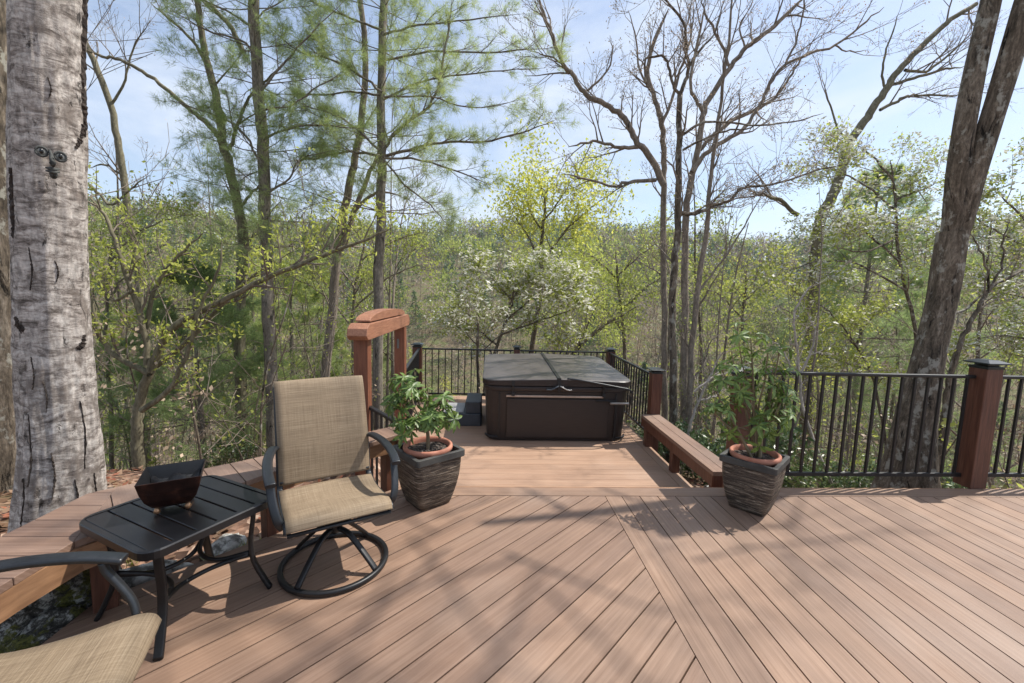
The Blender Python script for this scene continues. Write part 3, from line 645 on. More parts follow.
def needles(veg, rs, C, D, L, wd, n, m=0, fan=.75):
    C = np.repeat(np.asarray(C,float),n,axis=0); D = np.repeat(np.asarray(D,float),n,axis=0); N = len(C)
    if N == 0: return
    C = C + rs.normal(size=(N,3))*L*.12
    d = unit(D + rs.normal(size=(N,3))*fan); sd = unit(np.cross(d, rs.normal(size=(N,3)))); l = L*(.7+.6*rs.rand(N,1))
    veg.faces(np.stack([C-sd*wd*.5, C+sd*wd*.5, C+d*l],1), 3, m)
def rnd3(r): 
    return np.array([r.gauss(0,1),r.gauss(0,1),r.gauss(0,1)])
def grow(veg, r, p, d, L, rad, lvl, tips, P):
    """recursive limb; P: dict(k segs, up, wob, nch, ang, lr, rr, min)"""
    k = 5 if lvl > 1 else (4 if lvl == 1 else 3); pts = [p]; dd = d; q = p
    wob = P.get('wob',.22); up = P.get('up',.1)
    for i in range(k-1):
        dd = dd + rnd3(r)*wob*.6 + np.array([0,0,up]); dd = dd/np.linalg.norm(dd); q = q + dd*L/(k-1); pts.append(q)
    e = P.get('tip',.25); rads = [max(rad*(1-(1-e)*i/(k-1)), P.get('rmin',.003)) for i in range(k)]
    veg.tube(pts, rads, 6 if lvl >= 3 else (5 if lvl == 2 else (4 if lvl==1 else 3)), 0)
    tips.append((lvl, pts[-1], dd))
    if lvl <= 0: 
        tips.append((-1, pts[1], dd)); return
    n = P.get('nch',(3,3,4,4,4))[min(lvl,4)]
    for j in range(n):
        f = .25+.75*(j+r.random()*.7)/n; f = min(f,1); x = f*(k-1); i = min(int(x),k-2); a = pts[i]+(pts[i+1]-pts[i])*(x-i)
        t = (pts[i+1]-pts[i]); t = t/np.linalg.norm(t); o = np.cross(t, rnd3(r)); o = o/np.linalg.norm(o); an = P.get('ang',.75)*(.7+.6*r.random())
        nd_ = t*math.cos(an)+o*math.sin(an)
        grow(veg, r, a, nd_, L*P.get('lr',.6)*(1.15-.5*f)*(.75+.5*r.random()), rad*(1-.7*f)*P.get('rr',.6), lvl-1, tips, P)
def sprout(veg, r, pts, rads, dens, L, lvl, tips, P, f0=.2):
    """side shoots from a traced limb"""
    pts = [np.asarray(p,float) for p in pts]
    for i in range(len(pts)-1):
        if i/(len(pts)-1) < f0 and f0 > 0: continue
        s_ = np.linalg.norm(pts[i+1]-pts[i]); n = s_*dens; n = int(n)+(1 if r.random() < n-int(n) else 0)
        for j in range(n):
            u = r.random(); a = pts[i]+(pts[i+1]-pts[i])*u; t = (pts[i+1]-pts[i])/max(s_,1e-6); o = np.cross(t, rnd3(r)); o = o/np.linalg.norm(o)
            if P.get('flat'): o[2] *= P['flat']; 
            an = P.get('ang',.8)*(.7+.6*r.random()); dd = t*math.cos(an)+o*math.sin(an); dd = dd+np.array([0,0,P.get('lift',.15)]); dd = dd/np.linalg.norm(dd)
            grow(veg, r, a, dd, L*(.5+.8*r.random()), min(rads[i]*.55, P.get('r0',.02)), lvl, tips, P)
def limb(veg, pix, Y, w0, w1, n=8, m=0, sm=3, jit=.0, r=None, zs=None):
    """traced limb: pixels put at distance Y (or a list), pixel widths w0->w1"""
    Ys = Y if hasattr(Y,'__len__') else [Y]*len(pix)
    P = [at(a,b_,y_) for (a,b_),y_ in zip(pix,Ys)]; S_ = spline(P, sm); k = len(S_)
    R = [ (w0+(w1-w0)*i/(k-1))*.40*(S_[i][1])/F*(1 if i < k-3 or w1 > 4.5 else (.8,.6,.3)[i-k+3]) for i in range(k)]
    rj = random.Random(int(pix[0][0]*7+pix[0][1])); S_ = [p if (i == 0 or i == k-1) else p+rnd3(rj)*.007*Ys[0]/6 for i,p in enumerate(S_)]
    if r is not None and jit:
        S_ = [p+rnd3(r)*jit for p in S_]
    veg.tube(S_, R, n, m); return S_, R
def drop(S_, extra=.4):               # ground point under a trunk start
    x, y = S_[0][0], S_[0][1]; return np.array([x, y, float(terr(x,y))-extra])
def tpts(tips, lv=(0,-1)): return np.array([p for l,p,d in tips if l in lv]) if tips else np.zeros((0,3))
def tdir(tips, lv=(0,-1)): return np.array([d for l,p,d in tips if l in lv]) if tips else np.zeros((0,3))
def crown_of(t): return [c for c in t.children if c.name.startswith('crown')][0]
def tree(name, label, cat='tree', group=None): return empty(name, (0,0,0), 0, label, cat, group)
def rebase(root, base):               # move the empty to the tree's foot
    root.location = base
    for c in root.children: c.location = (-base[0],-base[1],-base[2])

# ------------------------------------------------------------------ traced trees
def groundify(S_, R_, flare=1.25):    # continue a traced trunk down to the terrain
    a = np.array(S_[0]); d = a-np.array(S_[min(3,len(S_)-1)]); d = d/np.linalg.norm(d); d = (d+np.array([0,0,-1.2])); d /= np.linalg.norm(d)
    z = float(terr(a[0],a[1]))-.4
    if a[2] <= z+.15: return None
    h = a[2]-z; b_ = a+d*h/abs(d[2]); n = 5
    P = [a+(b_-a)*i/(n-1) for i in range(n)]; Q = [R_[0]*(1+(flare-1)*(i/(n-1))**2) for i in range(n)]
    return P, Q
BARE = dict(wob=.22, up=.09, ang=.68, lr=.62, rmin=.0026)

# the big pale tree behind the bench
r = random.Random(11); rs = RS(11)
t = tree('tree', 'huge pale barked tree trunk at the left edge behind the bench')
def trunk_surface(C, Rr, n=40, sub=6, seed=1, lump=.05, ridge=.02):
    """a lofted, irregular trunk: C centres, Rr radii"""
    S_ = spline(C, sub); R_ = np.interp(np.linspace(0,1,len(S_)), np.linspace(0,1,len(Rr)), Rr); rg = RS(seed); ph = rg.rand(8)*6.28
    mb = MB(); vs = []; k = len(S_)
    for i,(p,q) in enumerate(zip(S_,R_)):
        for j in range(n):
            a = 2*math.pi*j/n; z = p[2]
            f = 1+lump*math.sin(2*a+ph[0]+z*.8)+lump*.6*math.sin(3*a+ph[1]-z*1.6)+ridge*math.sin(7*a+ph[2]+z*.7)+ridge*.6*math.sin(13*a+ph[3]-z*2.1)+.012*math.sin(z*9+ph[4]+2*a)
            vs.append((p[0]+q*f*math.cos(a), p[1]+q*f*math.sin(a), z))
    mb.add(vs, [(i*n+j,i*n+(j+1)%n,(i+1)*n+(j+1)%n,(i+1)*n+j) for i in range(k-1) for j in range(n)], smooth=True); return mb
bc = [(-2.86,2.86,-.5),(-2.84,2.86,.0),(-2.80,2.86,.5),(-2.785,2.86,1.2),(-2.735,2.86,2.0),(-2.66,2.86,3.0),(-2.55,2.9,4.5),(-2.5,3.0,7.5),(-2.3,3.1,11)]
bR = [.30,.225,.192,.176,.172,.166,.155,.13,.08]
from mathutils import noise as MN
BS = spline(bc, 8); BR = list(np.interp(np.linspace(0,1,len(BS)), np.linspace(0,1,len(bR)), bR)); BZ = [p[2] for p in BS]
def birch_pt(a, z, off=0.0):
    x = np.interp(z,BZ,[p[0] for p in BS]); y = np.interp(z,BZ,[p[1] for p in BS]); q = np.interp(z,BZ,BR)
    f = 1+.035*math.sin(2*a+1.1+z*.8)+.022*math.sin(3*a-z*1.6)+.012*math.sin(7*a+z*.7)
    n = Vector((math.cos(a)*1.3, math.sin(a)*1.3, z)); f += .055*MN.noise(n*2.3)+.035*MN.noise(Vector((n.x*6,n.y*6,n.z*3.5)))+.022*MN.noise(Vector((n.x*15,n.y*15,n.z*9)))
    return (x+(q*f+off)*math.cos(a), y+(q*f+off)*math.sin(a), z)
zs_ = list(np.linspace(-.5,3.6,300))+list(np.linspace(3.65,11,60)); na = 120; mb = MB()
mb.add([birch_pt(2*math.pi*j/na,z) for z in zs_ for j in range(na)], [(i*na+j,i*na+(j+1)%na,(i+1)*na+(j+1)%na,(i+1)*na+j) for i in range(len(zs_)-1) for j in range(na)], smooth=True)
mb.build('trunk', M['birch'], t)
def scar(pts, wd, seed, th=.012):
    rg = random.Random(seed); P = spline([(a,z) for a,z in pts],14); vs = []; n = len(P)
    for i,(a,z) in enumerate(P):
        a2, z2 = P[min(n-1,i+1)]; a1, z1 = P[max(0,i-1)]; da, dz = (a2-a1)*.18, z2-z1; L = math.hypot(da,dz)+1e-6; px_, pz_ = -dz/L, da/L
        w_ = wd*(.25+.75*math.sin(math.pi*(i+.5)/n)**.5)*rg.uniform(.35,1.5); 
        for u,o in ((-1,-.004),(-.55,th*rg.uniform(.2,1.2)),(0,th*rg.uniform(.4,1.6)),(.5,th*rg.uniform(.2,1.2)),(1,-.004)):
            uu = u*w_*rg.uniform(.7,1.2); vs.append(birch_pt(a+px_*uu/.18, z+pz_*uu, o))
    mb = MB(); mb.add(vs, [(i*5+j,i*5+j+1,(i+1)*5+j+1,(i+1)*5+j) for i in range(n-1) for j in range(4)]); mb.build('bark_scar', M['scar'], t)
A0 = -.80
scar([(A0+1.05,3.4),(A0+1.10,3.0),(A0+1.02,2.7),(A0+1.08,2.45)],.030,1)
scar([(A0+1.05,2.55),(A0+.85,2.42),(A0+.65,2.36)],.022,2,.008)
scar([(A0-1.15,1.34),(A0-1.0,1.28),(A0-.75,1.27)],.030,3,.007)
scar([(A0+.55,1.14),(A0+.72,1.15),(A0+.85,1.22)],.022,7,.007)
scar([(A0-1.15,2.2),(A0-1.2,2.0),(A0-1.15,1.8)],.022,5)
for k_,(a_,z0_,z1_) in enumerate([(-.55,1.5,1.75),(.1,1.55,1.68),(-.75,.3,.75),(-.2,.2,.5),(.55,.35,.8),(.3,.0,.3),(-.9,-.1,.35),(.8,-.1,.3),(-.3,.75,.95),(.0,2.6,2.72),(-.6,.9,1.1)]):
    scar([(A0+a_,z0_),(A0+a_+.05,(z0_+z1_)/2),(A0+a_-.02,z1_)],.006,20+k_,.006)
v = VEG(); tips = []
for i in range(26):
    z = 4.6+6.2*r.random(); a = r.uniform(0,6.28); grow(v, r, np.array([-2.5,2.95,z]), np.array([math.cos(a),math.sin(a),.45]), 3.2-.2*(z-4.6), .05, 2, tips, BARE)
v.build('crown', M['twig'], t)
v = VEG(); sc1 = [(-.02,0),(0,.02)]
rebase(t, (-2.79,2.86,-.3))
t = tree('tree', 'dark trunk partly hidden behind the huge pale tree at the left frame edge')
trunk_surface([(-4.72,4.2,-.6),(-4.64,4.2,1),(-4.52,4.2,2.5),(-4.42,4.2,4.5),(-4.3,4.3,8)],[.26,.22,.20,.18,.1],seed=9).build('trunk', M['bark_dark'], t)
rebase(t, (-4.75,4.2,-.3))
# face ornament on the trunk
fx, fy, fz = at(52,156,2.715)
t = empty('face_ornament', (fx,fy,fz), .72, 'small grey sculpted face with eyes nose and mouth hung on the pale trunk', 'ornament'); t.scale = (.60,.8,.98)
for s_,dx in ((-1,-.066),(1,.058)):
    dz = .014 if s_<0 else .002
    mb = MB(); P = [(dx+.042*math.cos(a), -.012, dz+.026*math.sin(a)) for a in np.linspace(0,2*math.pi,25)[:-1]]; mb.tube(P, .0075, 6, closed=True); ey = mb.build('eye', M['concrete'], t)
    mb = MB(); vs = [(dx,-.026,dz)]+[(dx+.038*math.cos(a), -.010, dz+.022*math.sin(a)) for a in np.linspace(0,2*math.pi,17)[:-1]]; mb.add(vs,[(0,i+1,(i+1)%16+1) for i in range(16)],smooth=True); mb.build('eyeball', M['sclera'], ey)
    mb = MB(); mb.lathe([(0,.005),(.013,.003),(.015,0)], n=12); o = mb.build('pupil', M['pupil'], ey); o.rotation_euler = (math.pi/2,0,0); o.location = (dx,-.026,dz)
mb = MB(); mb.tube([(-.012,-.012,.03),(-.004,-.03,.0),(.002,-.05,-.03),(.004,-.06,-.048),(.004,-.03,-.056)], [.008,.014,.020,.026,.014], 10); mb.build('nose', M['concrete'], t)
for zz, r_ in ((-.080,.012),(-.096,.010)):
    mb = MB(); mb.tube([(-.05,-.012,zz+.006),(-.02,-.034,zz),(.01,-.036,zz-.002),(.045,-.014,zz+.008)], [.004,r_,r_,.004], 8); mb.build('lip', M['concrete'], t)
mb = MB(); mb.tube([(0,.01,-.10),(.0,-.01,-.118),(.0,-.008,-.13)], [.03,.025,.006], 10); mb.build('chin', M['concrete'], t)

# double trunk at the right
t = tree('tree', 'large dark leaning tree that forks into two trunks behind the right railing')
T_ = lambda px_,py_,Y_: tuple(at(px_,py_,Y_))
b0 = [T_(905,500,4.15),T_(908,472,4.15),T_(914,425,4.15),T_(925,372,4.15),T_(931,345,4.15),T_(942,300,4.15),T_(948,265,4.15),T_(953,232,4.15)]
top = T_(953,232,4.15)
trunk_surface(b0,[.30,.225,.168,.134,.124,.122,.126,.122],seed=3,lump=.04).build('trunk', M['bark_dark'], t)
m1 = trunk_surface([T_(950,262,4.15),T_(956,205,4.12),T_(961,150,4.1),T_(974,75,4.1),T_(991,0,4.1),T_(1010,-90,4.1),T_(1035,-220,4.2),T_(1060,-420,4.4)],[.085,.092,.084,.080,.075,.068,.055,.04],n=28,seed=5,lump=.03)
m1.build('left_stem', M['bark_dark'], t)
m2 = trunk_surface([T_(950,262,4.15),T_(964,212,4.1),T_(979,158,4.05),T_(1005,75,4.0),T_(1027,0,3.95),T_(1060,-100,3.9),T_(1110,-260,3.9)],[.085,.090,.086,.086,.083,.075,.06],n=28,seed=6,lump=.03)
m2.build('right_stem', M['bark_dark'], t)
v = VEG(); tips = []
for i in range(26):
    p = np.array(T_(1050,-400,4.3))+np.array([r.uniform(-.1,1.6),r.uniform(-.3,.3),r.uniform(-.5,4.5)]); a = r.uniform(0,6.28)
    grow(v, r, p, unit(np.array([math.cos(a),math.sin(a)*.8,.45])), r.uniform(2.2,3.8), .018, 3, tips, BARE)
c_ = v.build('crown', M['twig'], t)
rebase(t, (4.1,4.15,-.7))

def traced(label, limbs, Y, barkm, name='tree', twigs=True, dens=1.6, L=.9, lvl=2, leaf=None, n=9, seed=1, P=BARE, lsize=.05, ln=2, spread=.04, crown_mat=None, f0=.2, foot=True, cat='tree', jit=.0, tuft=None, lasp=.5, extra=None, xm=None):
    r = random.Random(seed); rs = RS(seed); t = tree(name, label, cat); v = VEG(); w = VEG(); tips = []; base = None
    for k_, lb in enumerate(limbs):
        pix, w0, w1 = lb[:3]; yy = lb[3] if len(lb) > 3 else Y
        S_, R_ = limb(v, pix, yy, w0, w1, n if k_ == 0 else 6, 0, 4, jit, r)
        if k_ == 0:
            if foot:
                gg = groundify(S_, R_)
                if gg: v.tube(gg[0], gg[1], n); base = gg[0][-1]
            if base is None: base = S_[0]
        if twigs: sprout(w, r, S_, R_, dens*(lb[4] if len(lb) > 4 else 1), L, lvl, tips, P, f0=(f0 if k_ == 0 else 0.08))
    v.build('trunk', barkm, t)
    mats = [crown_mat or M['twig']]+([leaf] if leaf else [])
    if leaf is not None and len(tips):
        pts = tpts(tips); leaves(w, rs, pts, lsize, 1, lasp, spread, .5, ln)
    if tuft: tuft(w, rs, tips)
    if extra: extra(v, w, r, rs, tips)
    if xm: mats.append(M[xm])
    if w.t or w.lv: w.build('crown', mats, t)
    rebase(t, base+np.array([0,0,.3])); return t
def lite(P, **k): q = dict(P); q.update(k); return q
HARD = lite(BARE, wob=.26, up=.06)
# small spring tree on the left with curved limbs
traced('small multi stemmed tree with fresh green leaves between pale trunk and swivel chair', [
  ([(139,470),(137,440),(138,415),(141,397),(150,372)],13,10,5.6,0),
  ([(150,374),(143,370),(115,355),(99,333),(94,309),(84,280),(60,262)],9,3,5.5,1),
  ([(150,372),(158,352),(171,330),(195,314),(220,302),(263,279),(305,263),(340,248),(364,240),(392,228)],11,2.5,5.5,1),
  ([(150,370),(185,344),(217,309),(245,281),(275,262)],7,2.5,5.7,1),
  ([(141,411),(168,390),(185,358),(196,323),(205,296),(220,268),(222,240)],7,2.5,5.4,1),
  ([(147,365),(146,340),(133,291),(119,256),(115,239),(104,215),(88,196)],8,3,5.5,1),
  ([(146,333),(154,291),(170,265),(189,246),(205,232)],6,2,5.6,1),
  ([(133,291),(112,300),(100,285)],4,2,5.4,1),
  ], 5.5, M['bark_mossy'], dens=3.4, L=.42, lvl=1, leaf=M['lime'], seed=21, lsize=.06, ln=8, spread=.05, P=lite(BARE, ang=.9, wob=.3, up=.12, rmin=.0025), f0=1.1, lasp=.42)
# forked grey tree
traced('tall forked grey tree between pale trunk and the first straight pine', [
  ([(243,455),(241,400),(240,300),(243,240),(240,218),(229,165),(222,140),(219,105),(206,63),(203,39),(196,0),(190,-60)],14,5,9.0,.5),
  ([(222,140),(213,130),(200,117),(185,105),(165,88),(143,72),(120,60),(101,56),(85,50)],6,2.5,9.0,1),
  ([(230,150),(233,138),(240,118),(247,102),(262,84),(280,66)],5,2,9,1),
  ([(206,63),(192,40),(170,20),(150,2)],4,1.5,9,1), ([(238,210),(250,195),(262,180),(258,150)],4,2,9,1),
  ([(243,52),(232,30),(218,12),(200,-4)],6,4,9.2,1),
  ], 9, M['bark_mossy'], dens=1.5, L=.95, lvl=2, seed=22, leaf=M['bud'], lsize=.03, ln=1)
traced('thin mossy trunk leaning left beside the pale tree', [
  ([(146,450),(143,330),(138,275),(133,239),(124,176),(118,140),(111,105),(94,60),(80,30),(60,-10)],9,5,10.5,1),
  ([(124,176),(105,165),(90,168)],3,1.5,10.5,1), ([(111,105),(125,80),(132,50),(150,20)],3,1.2,10.5,1),
  ([(90,185),(100,195),(112,205),(130,190),(150,175)],4,1.5,9.5,1),
  ], 10.5, M['bark_mossy'], dens=1.8, L=.95, lvl=2, seed=23, leaf=M['bud'], lsize=.03, ln=1)
traced('leaning grey trunk forking upward left of the timber arch', [
  ([(318,430),(322,395),(326,369),(333,300),(336,262),(343,218),(350,180),(357,151),(363,105),(366,60),(360,0)],13,6,10,.6),
  ([(336,262),(346,235),(354,211),(364,188),(373,165),(385,140)],8,4,10,1), ([(352,214),(366,200),(380,192),(402,196)],5,2,10,1)], 10, M['bark_grey'], dens=1.1, L=.9, lvl=2, seed=24, leaf=M['bud'], lsize=.03, ln=1)

# pines
def pine_tuft(L=.13, wd=.006, n=9, fan=.8, m=1, lv=(0,-1)):
    def f(w, rs, tips):
        P_, D_ = tpts(tips,lv), tdir(tips,lv); needles(w, rs, P_, D_, L, wd, n, m, fan)
    return f
PINE = dict(wob=.10, up=.035, ang=.75, lr=.46, rmin=.0018, nch=(5,6,7,7))
def pine_extra(cx, z0, z1, Lf, whorl=.55, nb=5, seed=0, L=.16, wd=.005, n=13, lvl=1):
    def f(v, w, r, rs, tips0):
        tips = []; z = z0
        while z < z1:
            c = cx(z); a0 = r.uniform(0,6.28)
            for k_ in range(nb):
                a = a0+6.283*k_/nb+r.gauss(0,.2); l = Lf(z)*r.uniform(.7,1.1)
                grow(w, r, c, unit(np.array([math.cos(a),math.sin(a),r.uniform(-.05,.22)])), l, .006+.0045*l, lvl+1, tips, PINE)
            z += whorl*r.uniform(.8,1.2)
        needles(w, rs, tpts(tips,(1,0,-1)), tdir(tips,(1,0,-1)), L, wd, n, 1, .8)
    return f
def line_between(S): 
    zs = [p[2] for p in S]
    return lambda z: np.array([np.interp(z,zs,[p[0] for p in S]), np.interp(z,zs,[p[1] for p in S]), z])
pA = [at(379,430,9.3),at(378,300,9.3),at(381,158,9.3),at(383,0,9.3),at(386,-200,9.3)]
traced('tall straight pine with long spreading soft branches rising behind the timber arch', [
  ([(379,440),(378,300),(381,200),(381,158),(381,100),(383,0),(385,-100),(386,-200)],13,7,9.3,0),
  ([(383,157),(390,140),(402,125),(425,110),(437,90),(443,60),(448,30),(452,0)],4,2,8.6),
  ([(383,157),(410,150),(440,142),(480,142),(520,133),(555,120)],4,1.5,9.0), ([(384,158),(420,160),(460,172),(490,185)],3,1.2,8.2),
  ([(383,100),(410,86),(440,77),(490,72),(545,68)],3,1.2,9.0), ([(384,97),(430,96),(470,108),(520,100)],2.5,1,8.3),
  ([(383,35),(420,25),(470,20),(520,14)],3,1.2,9.0), ([(382,60),(430,52),(500,52),(560,46)],3,1.2,9.6),
  ([(380,156),(350,152),(315,158),(285,162)],3.5,1.5,9.0), ([(380,95),(350,92),(310,95),(262,92)],3,1.2,9), ([(382,92),(360,75),(330,60),(300,52),(262,20)],3,1.2,8.4),
  ([(382,30),(350,18),(320,5),(290,-10)],3,1.2,9.0), ([(380,150),(355,128),(335,115),(300,106)],3,1.2,8.2), ([(384,160),(405,185),(430,205),(448,225)],2.5,1,8.4),
  ], 9.3, M['bark_pine'], name='pine_tree', dens=5.0, L=.48, lvl=1, seed=31, crown_mat=M['twig'], leaf=None, P=lite(PINE, flat=.35, nch=(3,4,4)), f0=9, 
  extra=lambda v,w,r,rs,tips: (needles(w,rs,tpts(tips,(1,0,-1)),tdir(tips,(1,0,-1)),.16,.005,21,1,1.1), pine_extra(line_between(pA), 3.2, 11, lambda z: 2.4-.16*z, .8, 5)(v,w,r,rs,tips)), xm='needle')
pB = [at(272,430,8.4),at(268,300,8.4),at(264,200,8.4),at(258,100,8.4),at(252,0,8.4),at(246,-150,8.4)]
traced('straight grey pine trunk wrapped in soft needle tufts left of the swivel chair back', [
  ([(273,455),(271,375),(268,300),(265,215),(263,150),(258,100),(254,0),(250,-80),(246,-150)],15,10,8.4,0),
  ([(262,165),(245,135),(225,120),(195,108),(170,100)],3,1.2,8.2), ([(260,60),(240,40),(205,30),(170,8)],3,1.2,8.2),
  ([(262,90),(285,60),(310,35),(345,0)],3,1.2,8.0), ([(263,140),(290,128),(330,125),(370,130)],3,1.2,8.0), ([(264,195),(290,178),(300,160),(335,150)],3,1.2,8.2),
  ([(262,110),(290,105),(320,85),(352,70)],2.5,1,7.8), ([(256,30),(225,10),(190,-6)],3,1.2,8.4), ([(264,170),(250,175),(235,185)],2,1,8), ([(255,20),(275,5),(300,-10)],2,1,8)
  ], 8.4, M['bark_pine'], name='pine_tree', dens=4.6, L=.42, lvl=1, seed=32, P=lite(PINE, flat=.5, nch=(3,4,4)), f0=9,
  extra=lambda v,w,r,rs,tips: (needles(w,rs,tpts(tips,(1,0,-1)),tdir(tips,(1,0,-1)),.15,.005,19,1,1.1), pine_extra(line_between(pB), 2.3, 9, lambda z: 1.3, .6, 5, L=.12)(v,w,r,rs,tips)), xm='needle')

# bare trees right of the hot tub
traced('slender dark brown bare tree right of the low bench with twisting upper limbs', [
  ([(672,430),(674,399),(673,350),(672,312),(675,260),(677,240),(678,190),(679,150),(680,94)],11,6.5,6.6,.5),
  ([(680,94),(686,80),(689,67),(686,50),(685,30),(676,12),(660,-4)],5,2.5,6.6,1), ([(680,96),(673,85),(668,66),(662,56),(645,60),(648,85),(662,96)],4,2,6.6,1),
  ([(681,214),(695,213),(715,205),(730,200),(738,190),(749,187),(780,183),(819,169),(850,164)],5,1.5,6.6,1),
  ([(682,135),(700,124),(720,122),(760,125),(800,120),(824,113)],3.5,1.2,6.6,1), ([(683,150),(705,138),(730,130),(752,127),(770,108)],3,1.2,6.6,1),
  ([(689,67),(700,50),(715,34),(722,10)],3,1.5,6.6,1)], 6.6, M['bark_dark'], dens=3.2, L=.62, lvl=2, seed=41, P=HARD, leaf=M['bud'], lsize=.03, ln=2, spread=.03)
traced('thin straight grey brown stem rising just right of the twisting bare tree', [
  ([(688,440),(689,399),(696,300),(706,237),(709,190),(718,120),(728,40),(735,-30)],9,2,6.9,1), ([(692,380),(703,366),(712,340),(722,335)],3,1.2,6.9,1), ([(700,290),(722,262),(745,225),(770,180)],3,1.2,6.9,1)], 6.9, M['bark_grey'], dens=1.8, L=.75, lvl=2, seed=42)
traced('tall grey trunk with long curving left limbs behind the twisting bare tree', [
  ([(665,410),(664,360),(664,294),(663,200),(664,160),(662,124),(658,108),(653,94),(648,70),(655,40),(668,10)],8.5,4,9,.5),
  ([(664,185),(652,160),(638,144),(630,128),(621,116),(605,104),(590,97),(579,86),(572,74),(565,67),(556,48),(551,32),(543,12),(537,-6)],9,3,8.8,1),
  ([(638,147),(620,147),(600,142),(585,143),(568,147)],5,2,8.8,1), ([(656,180),(640,181),(625,183),(617,186),(600,183),(580,178),(565,174)],5,2,8.8,1), ([(572,74),(560,62),(545,55),(530,50)],3,1.2,8.8,1),
  ([(585,92),(600,80),(612,60),(610,35)],3,1.2,8.8,1), ([(662,124),(672,100),(680,70),(690,40),(694,0)],4,2,9,1), ([(653,94),(640,70),(636,40),(628,10)],3,1.5,9,1)], 9, M['bark_grey'], dens=3.2, L=.9, lvl=2, seed=43, P=HARD, leaf=M['bud'], lsize=.035, ln=2, spread=.04)
traced('wide bare tree with long limbs sweeping up right above the hot tub rails', [
  ([(683,430),(684,330),(685,262),(686,210),(690,185),(696,161),(700,135),(704,112),(716,88),(730,67),(747,48),(764,34),(785,16),(808,-6)],9.5,4,8,.5),
  ([(703,112),(697,100),(691,90),(692,70),(698,40),(706,0)],5,2.5,8,1), ([(692,172),(702,158),(715,146),(730,138),(745,127),(760,105),(770,85),(782,67),(810,54),(835,45),(860,26),(884,7)],6,2,7.7,1),
  ([(700,150),(715,135),(735,118),(752,112),(775,98),(790,78),(800,60),(815,48)],5,2,8.4,1), ([(730,67),(722,45),(708,20),(700,-5)],4,2,8,1), ([(785,66),(795,45),(802,20),(806,-5)],3,1.5,7.7,1), ([(835,45),(850,52),(870,50)],2,1,7.7,1),
  ([(745,48),(740,25),(752,5)],2.5,1.2,8,1)], 8, M['bark_grey'], dens=3.2, L=.95, lvl=2, seed=44, P=HARD, leaf=M['bud'], lsize=.035, ln=2, spread=.04)
traced('leaning bare tree reaching up right toward the forked dark trunk', [
  ([(812,330),(815,270),(820,221),(830,200),(839,180),(844,160),(850,142),(862,124),(872,109),(884,92),(895,75),(912,56),(932,37),(950,20),(976,4)],14,5,10.5,.5),
  ([(880,110),(895,102),(905,97),(917,95),(940,95),(957,96)],4,2,10.5,1), ([(895,84),(920,76),(945,70),(965,66)],4,2,10.5,1), ([(886,90),(882,70),(890,40),(900,10)],3,1.5,10.5,1), ([(850,142),(838,130),(830,105),(822,80)],3,1.5,10.5,1),
  ([(812,320),(805,300),(795,292),(788,282)],3,1.5,10.5,1), ([(798,215),(780,200),(765,196),(748,194)],6,2.5,9.5,1), ([(905,70),(925,72),(945,58),(975,30)],4,2,10.5,1)], 10.5, M['bark_mossy'], dens=3.0, L=1.1, lvl=2, seed=45, P=HARD, leaf=M['bud'], lsize=.03, ln=2, spread=.03)
traced('bleached pale branching shrub beyond the right potted plant', [
  ([(838+0,500),(806,420),(800,375),(797,350),(794,322),(800,300),(812,285)],4,2,6.2,1), ([(800,375),(812,350),(814,330),(806,310)],3.5,1.5,6.2,1), ([(800,378),(790,365),(783,350),(770,340)],3,1.5,6.2,1)],
  6.2, M['bark_pale'], name='shrub', cat='shrub', dens=4, L=.4, lvl=1, seed=46, crown_mat=M['bark_pale'], P=lite(BARE,wob=.35,ang=.9))
traced('pale twiggy sapling between low bench post and right potted plant', [
  ([(690,425),(697,405),(712,372),(722,350)],4,1.5,6.0,1), ([(694,392),(712,378),(730,372),(752,362)],3,1.5,6.0,1), ([(700,400),(715,396),(735,380)],3,1,6,1)],
  6.0, M['bark_pale'], name='sapling', cat='sapling', dens=4, L=.35, lvl=1, seed=47, crown_mat=M['bark_pale'], P=lite(BARE,wob=.35,ang=.9))
traced('twisting dark dogwood stem just right of the forked trunk at frame edge', [
  ([(935,490),(942,430),(947,400),(950,376),(958,348),(970,324),(980,305),(989,290),(1000,282),(1015,275),(1040,262)],8,3,5.4,.6),
  ([(940,372),(930,360),(938,335),(955,315),(968,308),(985,292)],5,3,5.5,1), ([(989,290),(985,265),(978,245),(966,230)],3,1.5,5.4,1), ([(989,290),(1002,262),(1003,240),(1010,220)],3,1.5,5.4,1)],
  5.4, M['bark_dark'], dens=3, L=.5, lvl=1, seed=48, leaf=M['lime'], lsize=.035, ln=2, spread=.05)
def bloom(size, n, spread, frac=1):
    def f(v, w, r, rs, tips):
        P_ = tpts(tips); 
        leaves(w, rs, P_[::2], size, 2, .8, spread, .1, n)
    return f
